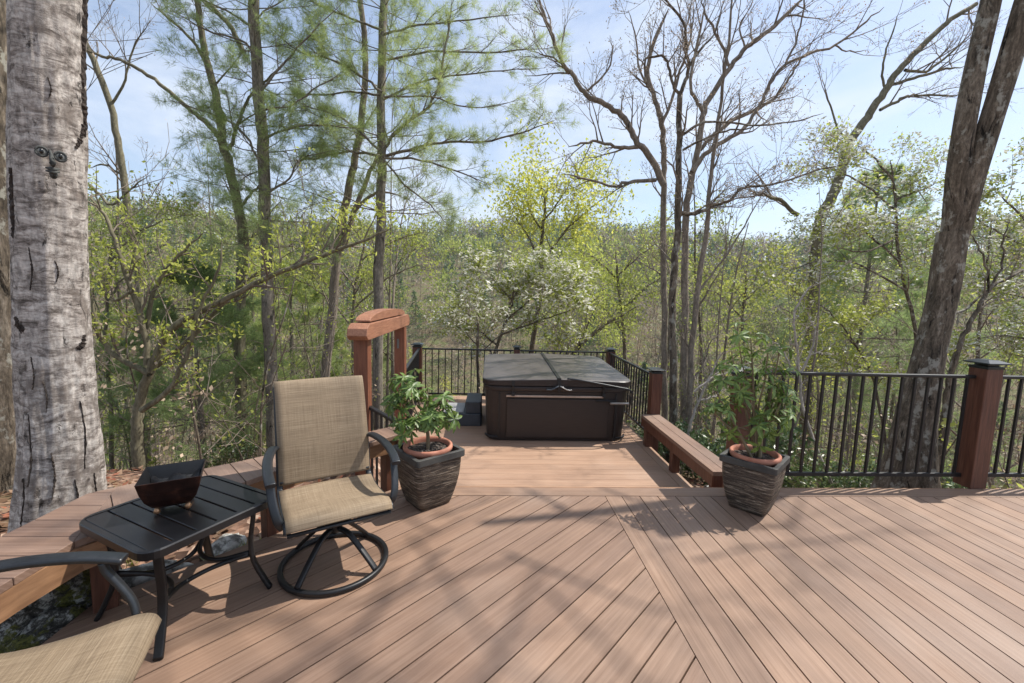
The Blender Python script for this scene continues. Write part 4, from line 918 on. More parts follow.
def dogwood(label, limbs, Y, seed, white=.5, barkm='bark_dark', dens=3.0, L=.7, ls=.06, ln=4, leafk='fresh'):
    def ex(v, w, r, rs, tips):
        P_ = tpts(tips); P_ = P_[:int(len(P_))]; k = max(1,int(1/max(.01,white)))
        C = P_[::k]; n = 3; C = np.repeat(C,n,axis=0); N = len(C); C = C+rs.normal(size=(N,3))*np.array([.16,.16,.05])
        # flat four-bract flowers facing up
        for q in range(2):
            a = rs.rand(N)*3.14; s_ = ls*.75*(.7+.6*rs.rand(N)); dx = np.stack([np.cos(a)*s_,np.sin(a)*s_,rs.normal(size=N)*s_*.35],1); dy = np.stack([-np.sin(a)*s_*.45,np.cos(a)*s_*.45,rs.normal(size=N)*s_*.2],1)
            w.faces(np.stack([C-dx,C+dy,C+dx,C-dy],1),4,2)
    t = traced(label, limbs, Y, M[barkm], name='dogwood_tree', dens=dens, L=L, lvl=2, seed=seed, leaf=M[leafk], lsize=ls*1.15, ln=ln+2, spread=.10, P=lite(BARE,up=.03,ang=.85,wob=.25,nch=(3,4,4)), extra=ex, f0=.3)
    crown_of(t).data.materials.append(M['white']); return t
dogwood('white flowering dogwood with layered branches above the hot tub cover', [
  ([(478,420),(488,380),(497,345),(505,322),(512,300),(515,285)],5,2.5,12,1), ([(497,345),(470,325),(450,318)],2.5,1,12,1), ([(505,322),(530,300),(555,290),(580,285)],2.5,1,12,1), ([(512,300),(495,282),(480,270)],2,1,12,1), ([(500,335),(535,322),(565,312),(590,305)],2.5,1,11.5,1), ([(510,305),(525,280),(540,270)],2,1,12.4,1)], 12, 51, .6, dens=3.2, L=1.0, ls=.085, ln=3)
dogwood('small dogwood with sparse white flowers left of the hot tub behind rear railing', [
  ([(477,420),(478,370),(478,330),(477,310)],5,2,10.5,1), ([(478,345),(462,330),(452,322)],2,1,10.5,1), ([(478,352),(495,340),(505,328)],2,1,10.5,1)], 10.5, 52, .5, dens=2.6, L=.7, ls=.06, ln=2, leafk='olive')
dogwood('broad white and green dogwood in front of the dark pine at right', [
  ([(925,460),(915,330),(900,260),(895,200),(890,160)],5,2.5,8.4,1), ([(900,262),(870,235),(840,222),(812,210)],3,1.2,8,1), ([(896,210),(865,185),(835,170),(808,160)],3,1.2,8.2,1), ([(893,180),(870,155),(850,140)],3,1.2,8.2,1), ([(905,290),(880,275),(850,262),(815,262),(790,270)],3,1.2,7.8,1), ([(895,200),(920,190),(945,180)],3,1.2,8.4,1), ([(893,240),(862,252),(832,246)],3,1.2,7.6,1),([(898,225),(872,215),(850,205)],3,1.2,7.6,1)], 8.2, 53, 1.0, dens=2.6, L=.72, ls=.052, ln=2, leafk='lime')
dogwood('leafy dogwood with white bracts behind the railing below the dark pine', [
  ([(890,480),(882,420),(870,370),(855,345),(840,330)],4,2,7.2,1), ([(870,370),(845,362),(815,352),(790,345)],2.5,1,7.2,1), ([(855,345),(870,320),(880,305)],2.5,1,7.2,1), ([(860,352),(835,318),(812,300),(790,290)],2.5,1,7,1)], 7.2, 54, .2, dens=3.2, L=.55, ls=.05, ln=5)
dogwood('pale blossoming dogwood at the right frame edge beyond forked trunk', [
  ([(1035,480),(1030,380),(1028,300),(1035,220)],5,2.5,7.8,1), ([(1030,300),(1005,290),(985,285)],3,1.2,7.8,1), ([(1032,250),(1005,235),(985,225),(970,212)],3,1.2,7.8,1), ([(1034,230),(1010,205),(995,190)],3,1.2,7.8,1), ([(1029,340),(1000,335),(975,340)],3,1.2,7.8,1)], 7.8, 55, .6, dens=2.6, L=.7, ls=.055, ln=4)
traced('light green leafing tree rising above ridge behind centre of hot tub', [
  ([(528,420),(532,348),(538,310),(542,277),(540,254),(543,232),(545,205),(548,185)],7,3,14,.7), ([(543,262),(555,245),(568,228),(582,216),(593,206),(604,198)],3.5,1.5,14,1), ([(541,262),(530,240),(520,225),(512,212)],3,1.2,14,1), ([(543,232),(530,210),(525,190)],2.5,1.2,14,1), ([(544,220),(560,200),(572,180)],2.5,1.2,14,1), ([(545,200),(540,180),(548,168)],2,1,14,1)], 14, M['bark_dark'], dens=2.6, L=1.15, lvl=2, seed=56, leaf=M['lime'], lsize=.10, ln=15, spread=.30, P=lite(BARE,ang=.85), f0=.6)
traced('crooked dark leaning trunk in the thicket right behind the hot tub', [
  ([(545,430),(552,395),(560,372),(575,352),(592,335),(612,320),(640,305)],7,3,11,1), ([(575,352),(585,330),(600,300)],3,1.2,11,1)], 11, M['bark_dark'], dens=2.6, L=1.0, lvl=2, seed=57, leaf=M['lime'], lsize=.06, ln=5, spread=.16)

LEAFY = lite(BARE, ang=.9, wob=.28, up=.04)
traced('layered lime green tree between leaning grey trunk and the tall spreading pine', [
  ([(352,440),(354,380),(352,320),(356,285),(362,255),(366,235)],5,2.5,11.5,.6), ([(354,330),(330,300),(300,280),(270,270)],2.5,1,11,1), ([(356,290),(335,262),(310,245),(285,240)],2.5,1,11,1), ([(360,262),(385,245),(410,235),(430,232)],2.5,1,11.5,1), ([(354,310),(380,285),(405,270),(425,262)],2.5,1,11.5,1), ([(364,245),(350,225),(330,222)],2,1,11.5,1)], 11.5, M['bark_grey'], dens=3.2, L=.9, lvl=2, seed=81, leaf=M['lime'], lsize=.07, ln=6, spread=.14, P=LEAFY)
traced('young lime leafed tree close behind the huge pale trunk', [
  ([(112,470),(110,400),(106,340),(108,290),(112,250),(116,215)],5,2,8,.8), ([(108,300),(130,270),(155,250),(180,242)],2.5,1,8,1), ([(110,262),(135,235),(160,222),(190,215)],2.5,1,8,1), ([(107,330),(95,300),(92,270)],2,1,8,1)], 8, M['bark_mossy'], dens=3.4, L=.6, lvl=2, seed=82, leaf=M['lime'], lsize=.05, ln=5, spread=.10, P=LEAFY)
traced('broad yellow green tree right of the centre leafing tree', [
  ([(628,430),(626,370),(622,320),(618,280),(616,250)],6,2.5,17,.8), ([(622,330),(595,300),(570,285)],3,1,17,1), ([(621,310),(650,285),(672,272)],3,1,17,1), ([(618,280),(595,258),(575,248)],2.5,1,17,1), ([(618,275),(640,255),(660,240)],2.5,1,17,1)], 17, M['bark_dark'], dens=3.0, L=1.3, lvl=2, seed=83, leaf=M['lime'], lsize=.10, ln=8, spread=.26, P=LEAFY)
traced('yellow green tree filling the gap between bare stems and the leaning bare tree', [
  ([(745,440),(748,380),(742,330),(745,290),(748,260)],5,2,15,.8), ([(744,320),(720,295),(700,285)],2.5,1,15,1), ([(745,300),(770,280),(790,268)],2.5,1,15,1)], 15, M['bark_dark'], dens=2.6, L=1.1, lvl=2, seed=84, leaf=M['fresh'], lsize=.09, ln=5, spread=.22, P=LEAFY)
traced('thin lime leafed tree between potted plant and forked trunk behind railing', [
  ([(820,500),(816,440),(818,390),(812,340),(815,300)],4,2,9,.8), ([(817,400),(790,375),(770,365)],2,1,9,1), ([(815,360),(845,335),(870,325)],2,1,9,1), ([(813,330),(790,312),(775,305)],2,1,9,1)], 9, M['bark_grey'], dens=3.0, L=.7, lvl=2, seed=85, leaf=M['lime'], lsize=.055, ln=4, spread=.12, P=LEAFY)
# bare limb with dead leaves hanging into the view centre
def pine_at(label, px_, Y_, ptop, wpx, Lr, seed, dark=True, z0=None, n=16, L=.2, wd=.014, lvl=1, whorl=.8):
    base = at(px_,330,Y_); top_ = at(px_,ptop,Y_); zb = float(terr(base[0],base[1])); H = top_[2]-zb
    r = random.Random(seed); rs = RS(seed); t = tree('pine_tree', label, 'pine tree'); v = VEG(); w = VEG(); tips = []
    P = [np.array([base[0]+.02*math.sin(k_),base[1],zb-.3+(H+.3)*k_/7]) for k_ in range(8)]; rb = wpx*.5*Y_/F
    v.tube(P, [rb*(1-.85*k_/7) for k_ in range(8)], 8); v.build('trunk', M['bark_pine'], t)
    z = zb+(z0 if z0 is not None else .25*H)
    while z < top_[2]-.1:
        f = (z-zb)/H; l = Lr*(1-f)**.75+.25; a0 = r.uniform(0,6.28)
        for k_ in range(5):
            a = a0+6.283*k_/5+r.gauss(0,.25); ll = l*r.uniform(.65,1.15)
            grow(w, r, np.array([base[0],base[1],z]), unit(np.array([math.cos(a),math.sin(a),r.uniform(-.1,.2)])), ll, .008+.005*ll, lvl+1, tips, PINE)
        z += whorl*r.uniform(.8,1.2)
    needles(w, rs, tpts(tips,(1,0,-1)), tdir(tips,(1,0,-1)), L, wd, n, 1, .8)
    w.build('crown', [M['twig'], M['needle_dk'] if dark else M['needle']], t); rebase(t, (base[0],base[1],zb)); return t
pine_at('dark green pine behind white dogwood right of the leaning bare tree', 862, 15, 165, 9, 5.2, 61, n=17, whorl=.75, dark=False, wd=.011)
0 and pine_at('dark pine low on the ridge left of the centre green tree', 487, 34, 236, 7, 3.6, 62, L=.4, wd=.04, n=8, whorl=1.2)
pine_at('young pine with dark low branches beside the curving spring tree', 196, 8.4, 262, 7, 2.1, 63, z0=1.2, dark=False, whorl=.55, L=.15, wd=.008)
pine_at('mid distance pine with soft layered needles left of leaning grey trunk', 292, 12, 250, 8, 2.8, 64, dark=False, whorl=.7, L=.18, wd=.011)
0 and pine_at('green pine showing behind the left potted plant and timber arch', 430, 17, 262, 8, 3.0, 65, L=.24, wd=.018)
0 and pine_at('low dark pine beside slender stems right of hot tub', 735, 12, 305, 7, 2.4, 66, L=.22, wd=.012, n=22, whorl=.5, dark=False)
0 and pine_at('dense pine deep in the woods behind the curved bench', 118, 19, 270, 7, 3.2, 67, L=.22, wd=.014, dark=False)
0 and pine_at('small pine behind right rear corner of the hot tub', 632, 14, 335, 6, 2.4, 68, L=.2, wd=.014)

# ------------------------------------------------------------------ potted plants
def potted(loc, rz, label_p, label_t, label_s, seed, top=.34, bot=.235, H=.40, lush=False):
    t = empty('planter', (loc[0],loc[1],.002), rz, label_p, 'planter'); mb = MB(); prof = []
    for i in range(13):
        z = H*.88*i/12; u = i/12; prof.append((bot/2+(top/2-bot/2)*math.sin(u*math.pi/2)**.85, z))
    def sq(hw,z,rr=.12,n=3): 
        return [(x,y,z) for x,y in rrect(2*hw,2*hw,rr,n)]
    rings = [sq(a,z) for a,z in prof]; k = len(rings[0]); vs = [p for q in rings for p in q]
    fs = [tuple(range(k))[::-1]]+[(a*k+i,a*k+(i+1)%k,(a+1)*k+(i+1)%k,(a+1)*k+i) for a in range(len(rings)-1) for i in range(k)]
    mb.add(vs, fs, smooth=True); mb.build('body', M['planter'], t)
    mb = MB(); T2 = top/2+.012; rings = [sq(top/2-.002,H*.875,.06),sq(T2,H*.885,.05),sq(T2,H,.05),sq(T2-.03,H,.04),sq(T2-.034,H-.05,.04),sq(T2-.05,H-.12,.04)]; vs = [p for q in rings for p in q]
    mb.add(vs, [(a*k+i,a*k+(i+1)%k,(a+1)*k+(i+1)%k,(a+1)*k+i) for a in range(5) for i in range(k)]); mb.build('rim', M['rim'], t, .003)
    z0 = H-.055
    p2 = empty('terracotta_pot', (loc[0],loc[1],z0-.12), rz+.3, label_t, 'flower pot'); R = top/2-.012
    mb = MB(); mb.lathe([(R*.72,0),(R*.86,.12),(R*.9,.16),(R,.165),(R*1.03,.185),(R*1.02,.20),(R*.97,.207),(R*.90,.203),(R*.87,.185),(R*.85,.13)], n=48); mb.build('body', M['terracotta'], p2)
    mb = MB(); rg = RS(seed); vs = [(0,0,.165)]; fs = []; nr, na = 7, 28
    for i in range(1,nr+1):
        for j in range(na): a = 2*math.pi*j/na; q = R*.865*i/nr; vs.append((q*math.cos(a),q*math.sin(a),.162+rg.rand()*.012))
    fs = [(0,1+j,1+(j+1)%na) for j in range(na)]+[(1+i*na+j,1+(i+1)*na+j,1+(i+1)*na+(j+1)%na,1+i*na+(j+1)%na) for i in range(nr-1) for j in range(na)]
    mb.add(vs, fs); mb.build('soil', M['soil'], p2)
    return z0+.045
def palmate(veg, r, rs, C, D, size, m, nleaf=7):
    """umbrella of long leaflets at C"""
    for c, d in zip(C, D):
        d = unit(np.asarray(d)+np.array([0,0,.4])); a = unit(np.cross(d, rnd3(r))); b_ = np.cross(d,a); n = nleaf+r.randint(-1,1)
        for k_ in range(n):
            an = 6.283*k_/n+r.gauss(0,.15); o = a*math.cos(an)+b_*math.sin(an); q = unit(o+d*r.uniform(-.35,.25)+np.array([0,0,-.25])); L = size*r.uniform(.7,1.15); sd = unit(np.cross(q,d)); up = np.cross(sd,q); wd = L*.15
            p0 = c; p1 = c+q*L*.35+up*L*.06; p2 = c+q*L*.7+up*L*.02; p3 = c+q*L-up*L*.12
            veg.faces(np.array([[p0,p1+sd*wd,p1-up*wd*.3],[p0,p1-up*wd*.3,p1-sd*wd],]),3,m)
            veg.faces(np.array([[p1+sd*wd,p2+sd*wd*.85,p2-up*wd*.3,p1-up*wd*.3],[p1-up*wd*.3,p2-up*wd*.3,p2-sd*wd*.85,p1-sd*wd]]),4,m)
            veg.faces(np.array([[p2+sd*wd*.85,p3,p2-up*wd*.3],[p2-up*wd*.3,p3,p2-sd*wd*.85]]),3,m)
zt = potted((-.44,3.08), .67, 'square dark planter with layered strip sides beside the swivel chair', 'terracotta rimmed pot set inside the planter beside the swivel chair', '', 71, top=.375, bot=.25, H=.41)
r = random.Random(72); rs = RS(72); t = empty('potted_plant', (-.44,3.08,zt-.02), 0, 'umbrella leaf plant with one stem in the pot beside the swivel chair', 'plant'); v = VEG(); w = VEG(); C = []; D = []
st = [(0,0,0),(.0,.0,.10),(-.01,0,.2),(-.03,.01,.28)]; v.tube(spline(st,3), np.linspace(.015,.011,10), 7)
for i,(dx,dy,dz) in enumerate([(-.18,0,.52),(-.12,.1,.62),(.08,.02,.40),(.03,-.10,.32),(-.20,-.06,.28),(.14,.08,.28),(-.12,-.1,.56),(-.02,.1,.48),(-.26,.06,.42),(.14,-.02,.42),(-.1,.0,.26),(-.24,-.02,.60)]):
    s0 = np.array([-.005-.02*r.random(),0,.12+.15*r.random()]); e = np.array([dx,dy,dz-.02]); P = spline([s0,(s0+e)/2+np.array([dx*.15,dy*.15,-.03]),e],3); v.tube(P, np.linspace(.008,.004,len(P)), 5)
    for k_ in range(5):
        f = r.uniform(.5,1.0); c0 = P[int(f*(len(P)-1))]; d = unit(rnd3(r)+np.array([0,0,.6])+unit(np.array([dx,dy,.1]))*.5); c1 = c0+d*r.uniform(.05,.12); v.tube([c0,(c0+c1)/2+np.array([0,0,.006]),c1], [.0022,.002,.0015], 4); C.append(c1); D.append(d)
v.build('stems', M['stem'], t); palmate(w, r, rs, C, D, .095, 0, 7); w.build('foliage', M['gloss'], t)
zt = potted((2.00,3.00), .74, 'square dark planter with layered strip sides standing by the black railing', 'terracotta rimmed pot set inside the planter by the black railing', '', 73, top=.36, bot=.24, H=.40)
r = random.Random(74); rs = RS(74); t = empty('potted_plant', (2.0,3.0,zt-.02), 0, 'tall bushy umbrella leaf plant with several stems in the pot by the railing', 'plant'); v = VEG(); w = VEG(); C = []; D = []
for i,(dx,dy,dz) in enumerate([(-.10,.02,.78),(-.24,.02,.70),(.08,.0,.60),(.16,-.02,.46),(-.36,.02,.48),(-.42,-.08,.36),(-.02,.12,.64),(.06,-.14,.40),(-.20,-.10,.52),(.14,.1,.30),(-.30,.06,.28),(-.06,-.15,.26),(-.16,.1,.84),(.06,-.08,.72),(-.34,-.04,.60),(-.04,-.1,.70),(.17,.02,.56)]):
    s0 = np.array([r.uniform(-.05,.06),r.uniform(-.04,.04),0 if i < 7 else r.uniform(.05,.3)]); e = np.array([dx,dy,dz*1.17]); P = spline([s0,s0*.6+e*.35+np.array([r.uniform(-.03,.03),0,.04]),s0*.2+e*.7,e],4); v.tube(P, np.linspace(.013 if i<7 else .008,.004,len(P)), 6)
    for k_ in range(5):
        f = r.uniform(.5,1.0); c0 = P[int(f*(len(P)-1))]; d = unit(rnd3(r)+np.array([0,0,.5])+unit(np.array([dx,dy,.1]))*.5); c1 = c0+d*r.uniform(.05,.13); v.tube([c0,(c0+c1)/2+np.array([0,0,.006]),c1], [.0024,.002,.0015], 4); C.append(c1); D.append(d)
v.build('stems', M['stem'], t); palmate(w, r, rs, C, D, .095, 0, 6); w.build('foliage', M['gloss'], t)

# ------------------------------------------------------------------ woodland prototypes and copies
def proto_hard(seed, H, leafk, ls, ln, spread, dens=1.0, kind='tree', lvl=3, w0=.10, base_f=.3, bend=.25):
    r = random.Random(seed); rs = RS(seed); t = tree(kind, None, kind.replace('_',' ')); v = VEG(); w = VEG(); tips = []
    q = np.array([0,0,-.4]); P = [q]; d = np.array([r.gauss(0,.06),r.gauss(0,.06),1.])
    for i in range(7): d = unit(d+np.array([r.gauss(0,bend*.4),r.gauss(0,bend*.4),.25])); q = q+d*(H+.4)/7; P.append(q)
    S_ = spline(P,2); k = len(S_); R_ = [w0*(1-.85*i/(k-1)) for i in range(k)]; v.tube(S_, R_, 7); v.build('trunk', M['bark_grey'] if seed%2 else M['bark_dark'], t)
    n = int(9*dens)
    for j in range(n):
        f = base_f+(1-base_f)*(j+.5)/n; i = min(k-2,int(f*(k-1))); a = r.uniform(0,6.28); l = H*.33*(1.1-.7*f)*r.uniform(.7,1.2)
        grow(w, r, S_[i], unit(np.array([math.cos(a),math.sin(a),r.uniform(.5,1.2)])), l, R_[i]*.5, lvl-1, tips, lite(BARE, wob=.25, up=.08, rmin=.006, nch=(3,4,4,4)))
    mats = [M['twig']]
    if leafk: leaves(w, rs, tpts(tips), ls, 1, .65, spread, .4, ln); mats.append(M[leafk])
    w.build('crown', mats, t); return t
def proto_pine(seed, H, Lr, z0, dark, L=.24, wd=.02, n=13, whorl=.8):
    r = random.Random(seed); rs = RS(seed); t = tree('pine_tree', None, 'pine tree'); v = VEG(); w = VEG(); tips = []
    P = [np.array([.05*math.sin(i+seed),.04*math.cos(i*1.3),-.4+(H+.4)*i/7]) for i in range(8)]; v.tube(P,[.13*(1-.85*i/7) for i in range(8)],7); v.build('trunk', M['bark_pine'], t); z = z0*H
    while z < H:
        f = z/H; l = Lr*(1-f)**.7+.25; a0 = r.uniform(0,6.28)
        for k_ in range(5):
            a = a0+1.257*k_+r.gauss(0,.25); ll = l*r.uniform(.6,1.15); grow(w, r, np.array([0,0,z]), unit(np.array([math.cos(a),math.sin(a),r.uniform(-.1,.25)])), ll, .012+.005*ll, 2, tips, lite(PINE,rmin=.006))
        z += whorl*r.uniform(.8,1.2)
    needles(w, rs, tpts(tips,(1,0,-1)), tdir(tips,(1,0,-1)), L, wd, n, 1, .8); w.build('crown',[M['twig'],M['needle_dk' if dark else 'needle']],t); return t
PR = dict(
 pole=[proto_hard(151,11,'bud',.05,1,.05,dens=.9,kind='sapling',lvl=2,w0=.05,base_f=.55,bend=.08), proto_hard(153,9,'bud',.05,1,.05,dens=.9,kind='sapling',lvl=2,w0=.035,base_f=.5,bend=.1), proto_hard(155,12,'fresh',.07,2,.1,dens=1,kind='sapling',lvl=2,w0=.06,base_f=.6,bend=.06)],
 bare=[proto_hard(101,13,'bud',.05,1,.05), proto_hard(102,11,'bud',.05,1,.05,dens=.8), proto_hard(103,15,'bud',.06,2,.08,dens=1.2), proto_hard(104,9,None,0,0,0,dens=.7,w0=.06)],
 leafy=[proto_hard(111,11,'fresh',.11,5,.22), proto_hard(112,9,'lime',.10,5,.2,base_f=.2), proto_hard(113,13,'olive',.12,5,.25), proto_hard(114,7,'lime',.09,5,.18,base_f=.15,w0=.06)],
 pine=[proto_pine(121,14,3.2,.25,True), proto_pine(122,11,2.8,.12,True), proto_pine(123,16,3.4,.35,False)],
 sap=[proto_hard(131,6,None,0,0,0,dens=.8,kind='sapling',lvl=2,w0=.03,base_f=.2), proto_hard(132,5,'fresh',.06,3,.12,kind='sapling',lvl=2,w0=.025,base_f=.1), proto_hard(133,7,'bud',.04,1,.05,kind='sapling',lvl=2,w0=.035,base_f=.3)],
 dog=[proto_hard(141,5.5,'white',.09,3,.2,kind='dogwood_tree',lvl=3,w0=.05,base_f=.25), proto_hard(142,4.5,'white',.09,2,.18,kind='dogwood_tree',lvl=3,w0=.045,base_f=.2)])
LAB = {('bare',0):'bare grey hardwood trunk among the woods on the slope beyond the deck',('leafy',0):'hardwood with fresh spring leaves among the woods on the slope beyond the deck',
 ('pine',0):'green pine among the woods on the slope beyond the deck',('sap',0):'thin young sapling stem in the undergrowth beyond the deck',('dog',0):'small white flowering dogwood among the woods beyond the deck'}
LAB[('pole',0)] = 'straight pale slender young trunk in the woods beyond the deck'
GRP = dict(pole='slender young trunks',bare='bare woodland trees',leafy='leafing woodland trees',pine='woodland pines',sap='woodland saplings',dog='woodland dogwoods')
used = set(); r = random.Random(77); placed = []
def place(kind, x, y, s=1.0):
    i = r.randrange(len(PR[kind])); p = PR[kind][i]
    if id(p) not in used: used.add(id(p)); o = p
    else: o = copy_tree(p)
    o.location = (x, y, float(terr(x,y))); o.rotation_euler = (0,0,r.uniform(0,6.28)); o.scale = (s,s,s*r.uniform(.9,1.1))
    tag(o, LAB[(kind,0)], {'bare':'tree','leafy':'tree','pine':'pine tree','sap':'sapling','pole':'sapling','dog':'dogwood'}[kind], GRP[kind]); placed.append((x,y))
def ok(x, y, dmin):
    return all((x-a)**2+(y-b_)**2 > dmin*dmin for a,b_ in placed)
def scatter(kind, n, r0, r1, a0, a1, dmin, s0, s1):
    c = 0; tries = 0
    while c < n and tries < n*40:
        tries += 1; az = r.uniform(a0,a1); rr_ = math.sqrt(r.uniform(r0*r0,r1*r1)); x, y = rr_*math.sin(az), rr_*math.cos(az)
        if not ok(x,y,dmin) or (-2.2 < x < 3.2 and y < 9): continue
        place(kind, x, y, r.uniform(s0,s1)); c += 1
rad = math.radians
# left woods: many trunks, pines low; centre open; right: mixed
scatter('pine', 5, 20, 36, rad(-52), rad(-14), 3, .45, .75)
scatter('bare', 22, 13, 36, rad(-54), rad(-8), 1.8, .7, 1.0)
scatter('leafy', 9, 18, 36, rad(-54), rad(-6), 2, .45, .75)
scatter('sap', 46, 7.0, 20, rad(-54), rad(-10), .7, .5, .9)
scatter('pole', 52, 9, 30, rad(-54), rad(-12), .9, .6, 1.0)
scatter('pole', 22, 14, 30, rad(14), rad(54), 1.4, .5, .8)
scatter('leafy', 14, 16, 34, rad(-8), rad(24), 2.4, .45, .7)
scatter('leafy', 12, 20, 38, rad(-16), rad(4), 2.0, .5, .8)
scatter('bare', 10, 18, 38, rad(-16), rad(16), 2.0, .5, .8)
scatter('bare', 6, 14, 26, rad(-46), rad(-14), 2.2, 1.0, 1.3)
scatter('bare', 5, 14, 26, rad(20), rad(46), 2.2, 1.0, 1.3)
scatter('dog', 7, 16, 30, rad(-8), rad(50), 2.4, .7, 1.0)
scatter('pine', 5, 18, 34, rad(-8), rad(20), 3, .35, .6)
scatter('sap', 16, 9.5, 18, rad(-4), rad(22), .9, .5, .8)
scatter('bare', 16, 14, 34, rad(16), rad(54), 2, .6, .9)
scatter('leafy', 18, 12, 34, rad(18), rad(54), 2.2, .4, .7)
scatter('pine', 6, 20, 36, rad(20), rad(52), 3, .45, .7)
scatter('sap', 26, 7.5, 18, rad(22), rad(54), .8, .45, .8)
for k_ in PR:
    for p in PR[k_]:
        if id(p) not in used:
            for c in list(p.children): bpy.data.objects.remove(c)
            bpy.data.objects.remove(p)

# laurel shrubs below the right railing
def laurel(x, y, h, seed, white=.12):
    r = random.Random(seed); rs = RS(seed); zb = float(terr(x,y)); v = VEG(); w = VEG(); tips = []
    for i in range(7):
        a = r.uniform(0,6.28); grow(v, r, np.array([r.uniform(-.1,.1),r.uniform(-.1,.1),-.1]), unit(np.array([math.cos(a)*.6,math.sin(a)*.6,.9])), h*.75, .015, 2, tips, lite(BARE,wob=.3,up=.1,nch=(3,4,4)))
    P_ = tpts(tips,(1,0,-1)); leaves(w, rs, P_, .085, 0, .36, .05, .3, 5)
    leaves(w, rs, P_[::5], .04, 1, .7, .05, .6, 2)
    t = tree('laurel_shrub', None, 'shrub'); v.build('stems', M['twig'], t); w.build('foliage', [M['laurel'], M['white']], t); return t, zb
shr = [(3.0,5.4,1.0),(3.8,5.6,1.2),(2.9,6.0,1.2),(4.4,6.1,1.3),(5.4,5.6,1.1),(3.6,6.8,1.3),(5.6,6.3,1.3),(6.3,5.2,1.2),(4.9,7.4,1.4),(6.9,6.6,1.3),(2.9,7.4,1.2),(-2.6,7.8,1.1),(-4.3,7.2,1.0)]
pl = [laurel(0,0,1.0,201)[0], laurel(0,0,1.15,202)[0], laurel(0,0,.9,203)[0]]; rq = random.Random(8)
for i,(x,y,s_) in enumerate(shr):
    o = pl[i] if i < 3 else copy_tree(pl[i%3]); o.location = (x,y,float(terr(x,y))-.02); o.scale = (s_*.8,)*3; o.rotation_euler = (0,0,rq.uniform(0,6.28))
    tag(o, 'glossy dark laurel shrub growing on the slope just beyond the deck railings', 'shrub', 'laurel shrubs below the deck')

# rocks under the curved bench
def rock(x, y, z, sx, sy, sz, seed, m, label):
    import bmesh
    bm = bmesh.new(); bmesh.ops.create_icosphere(bm, subdivisions=4, radius=1); rg = random.Random(seed); off = Vector((rg.uniform(0,50),)*3)
    from mathutils import noise as mn
    for v_ in bm.verts:
        d = v_.co.normalized(); n = mn.fractal(d*1.1+off,.9,2.0,5)*.55+mn.noise(d*5+off)*.05; v_.co = Vector((d.x*sx,d.y*sy,d.z*sz))*(1+n*.6)
    me = bpy.data.meshes.new('rock'); bm.to_mesh(me); bm.free(); me.materials.append(m)
    for p in me.polygons: p.use_smooth = True
    o = bpy.data.objects.new('rock', me); COL.objects.link(o); o.location = (x,y,z); o.rotation_euler = (0,0,rg.uniform(0,6)); return tag(o, label, 'rock')
rock(-2.16,1.98,-.05,.20,.26,.24,1,M['moss'],'lichen spotted dark rock under the curved bench behind the side table')
rock(-1.99,1.90,-.06,.09,.12,.10,2,M['moss'],'low mossy green rock under the curved bench nearest the front chair')
rock(-2.28,2.30,-.10,.22,.2,.20,3,M['moss'],'pale lichen rock beside the foot of the huge pale tree')
rock(-2.02,2.42,-.18,.24,.10,.09,4,M['stone'],'flat grey stone on the ground beyond the side table under bench')
rock(-1.75,2.78,-.2,.16,.10,.07,5,M['stone'],'small flat stone on the ground behind the curved bench')
# logs and a stone by the low bench and railing
def log(a, b_, r0, label, seed, m='bark_grey'):
    rg = random.Random(seed); mb = MB(); P = spline([a, ((a[0]+b_[0])/2+rg.uniform(-.05,.05),(a[1]+b_[1])/2,(a[2]+b_[2])/2+.01), b_],5); mb.tube(P, [r0*(1+.1*math.sin(i)) for i in range(len(P))], 12); o = mb.build('log', M[m], None); return tag(o, label, 'log')
gz = lambda x,y: float(terr(x,y))
log((3.1,4.15,gz(3.1,4.15)+.03),(5.6,4.7,gz(5.6,4.7)+.03),.06,'thin fallen log lying on leaf litter behind the right railing',1)
log((2.7,3.95,gz(2.7,3.95)+.03),(3.4,4.55,gz(3.4,4.55)+.04),.045,'short fallen branch on the ground below left end of railing',2)
log((-1.9,3.0,gz(-1.9,3)+.03),(-3.3,3.75,gz(-3.3,3.75)+.03),.035,'thin grey branch lying on leaves beyond the curved bench',3)
rock(2.62,4.55,gz(2.62,4.55)+.02,.16,.10,.06,6,M['stone'],'pale flat stone in leaf litter under the low bench')

# ------------------------------------------------------------------ ground cover (uncountable): leaves, brush, far woods
rs = RS(5); w = VEG(); N = 26000
az = rs.uniform(-1.15,1.15,N); rr_ = np.sqrt(rs.uniform(2.0**2,13**2,N)); x = rr_*np.sin(az); y = rr_*np.cos(az)
k = ~((x > -1.85) & (y < 3.1)) & ~((x > -1.25) & (x < 2.15) & (y < 8.2)); x = x[k]; y = y[k]; C = np.stack([x,y,terr(x,y)+.012+.01*rs.rand(len(x))],1); N = len(x)
a = rs.rand(N)*6.28; L = .035*(.6+.8*rs.rand(N)); dx = np.stack([np.cos(a)*L,np.sin(a)*L,rs.normal(size=N)*L*.35],1); dy = np.stack([-np.sin(a)*L*.6,np.cos(a)*L*.6,rs.normal(size=N)*L*.3],1)
w.faces(np.stack([C-dx,C+dy,C+dx,C-dy],1)[:int(N*.75)],4,0); w.faces(np.stack([C-dx,C+dy,C+dx,C-dy],1)[int(N*.75):],4,1)
tag(w.build('fallen_leaves', [M['tan'],M['pinkleaf']]), 'dry brown and russet fallen leaves covering the woodland ground', 'fallen leaves', kind='stuff')
w = VEG(); N = 5000; az = rs.uniform(-1.1,-.45,N); q = np.sqrt(rs.uniform(2.3**2,5**2,N)); x = q*np.sin(az); y = q*np.cos(az); k = (np.sin(x*4)+np.sin(y*5+1) > .3) & ~((x>-1.7)&(y<2.7)); x=x[k];y=y[k]
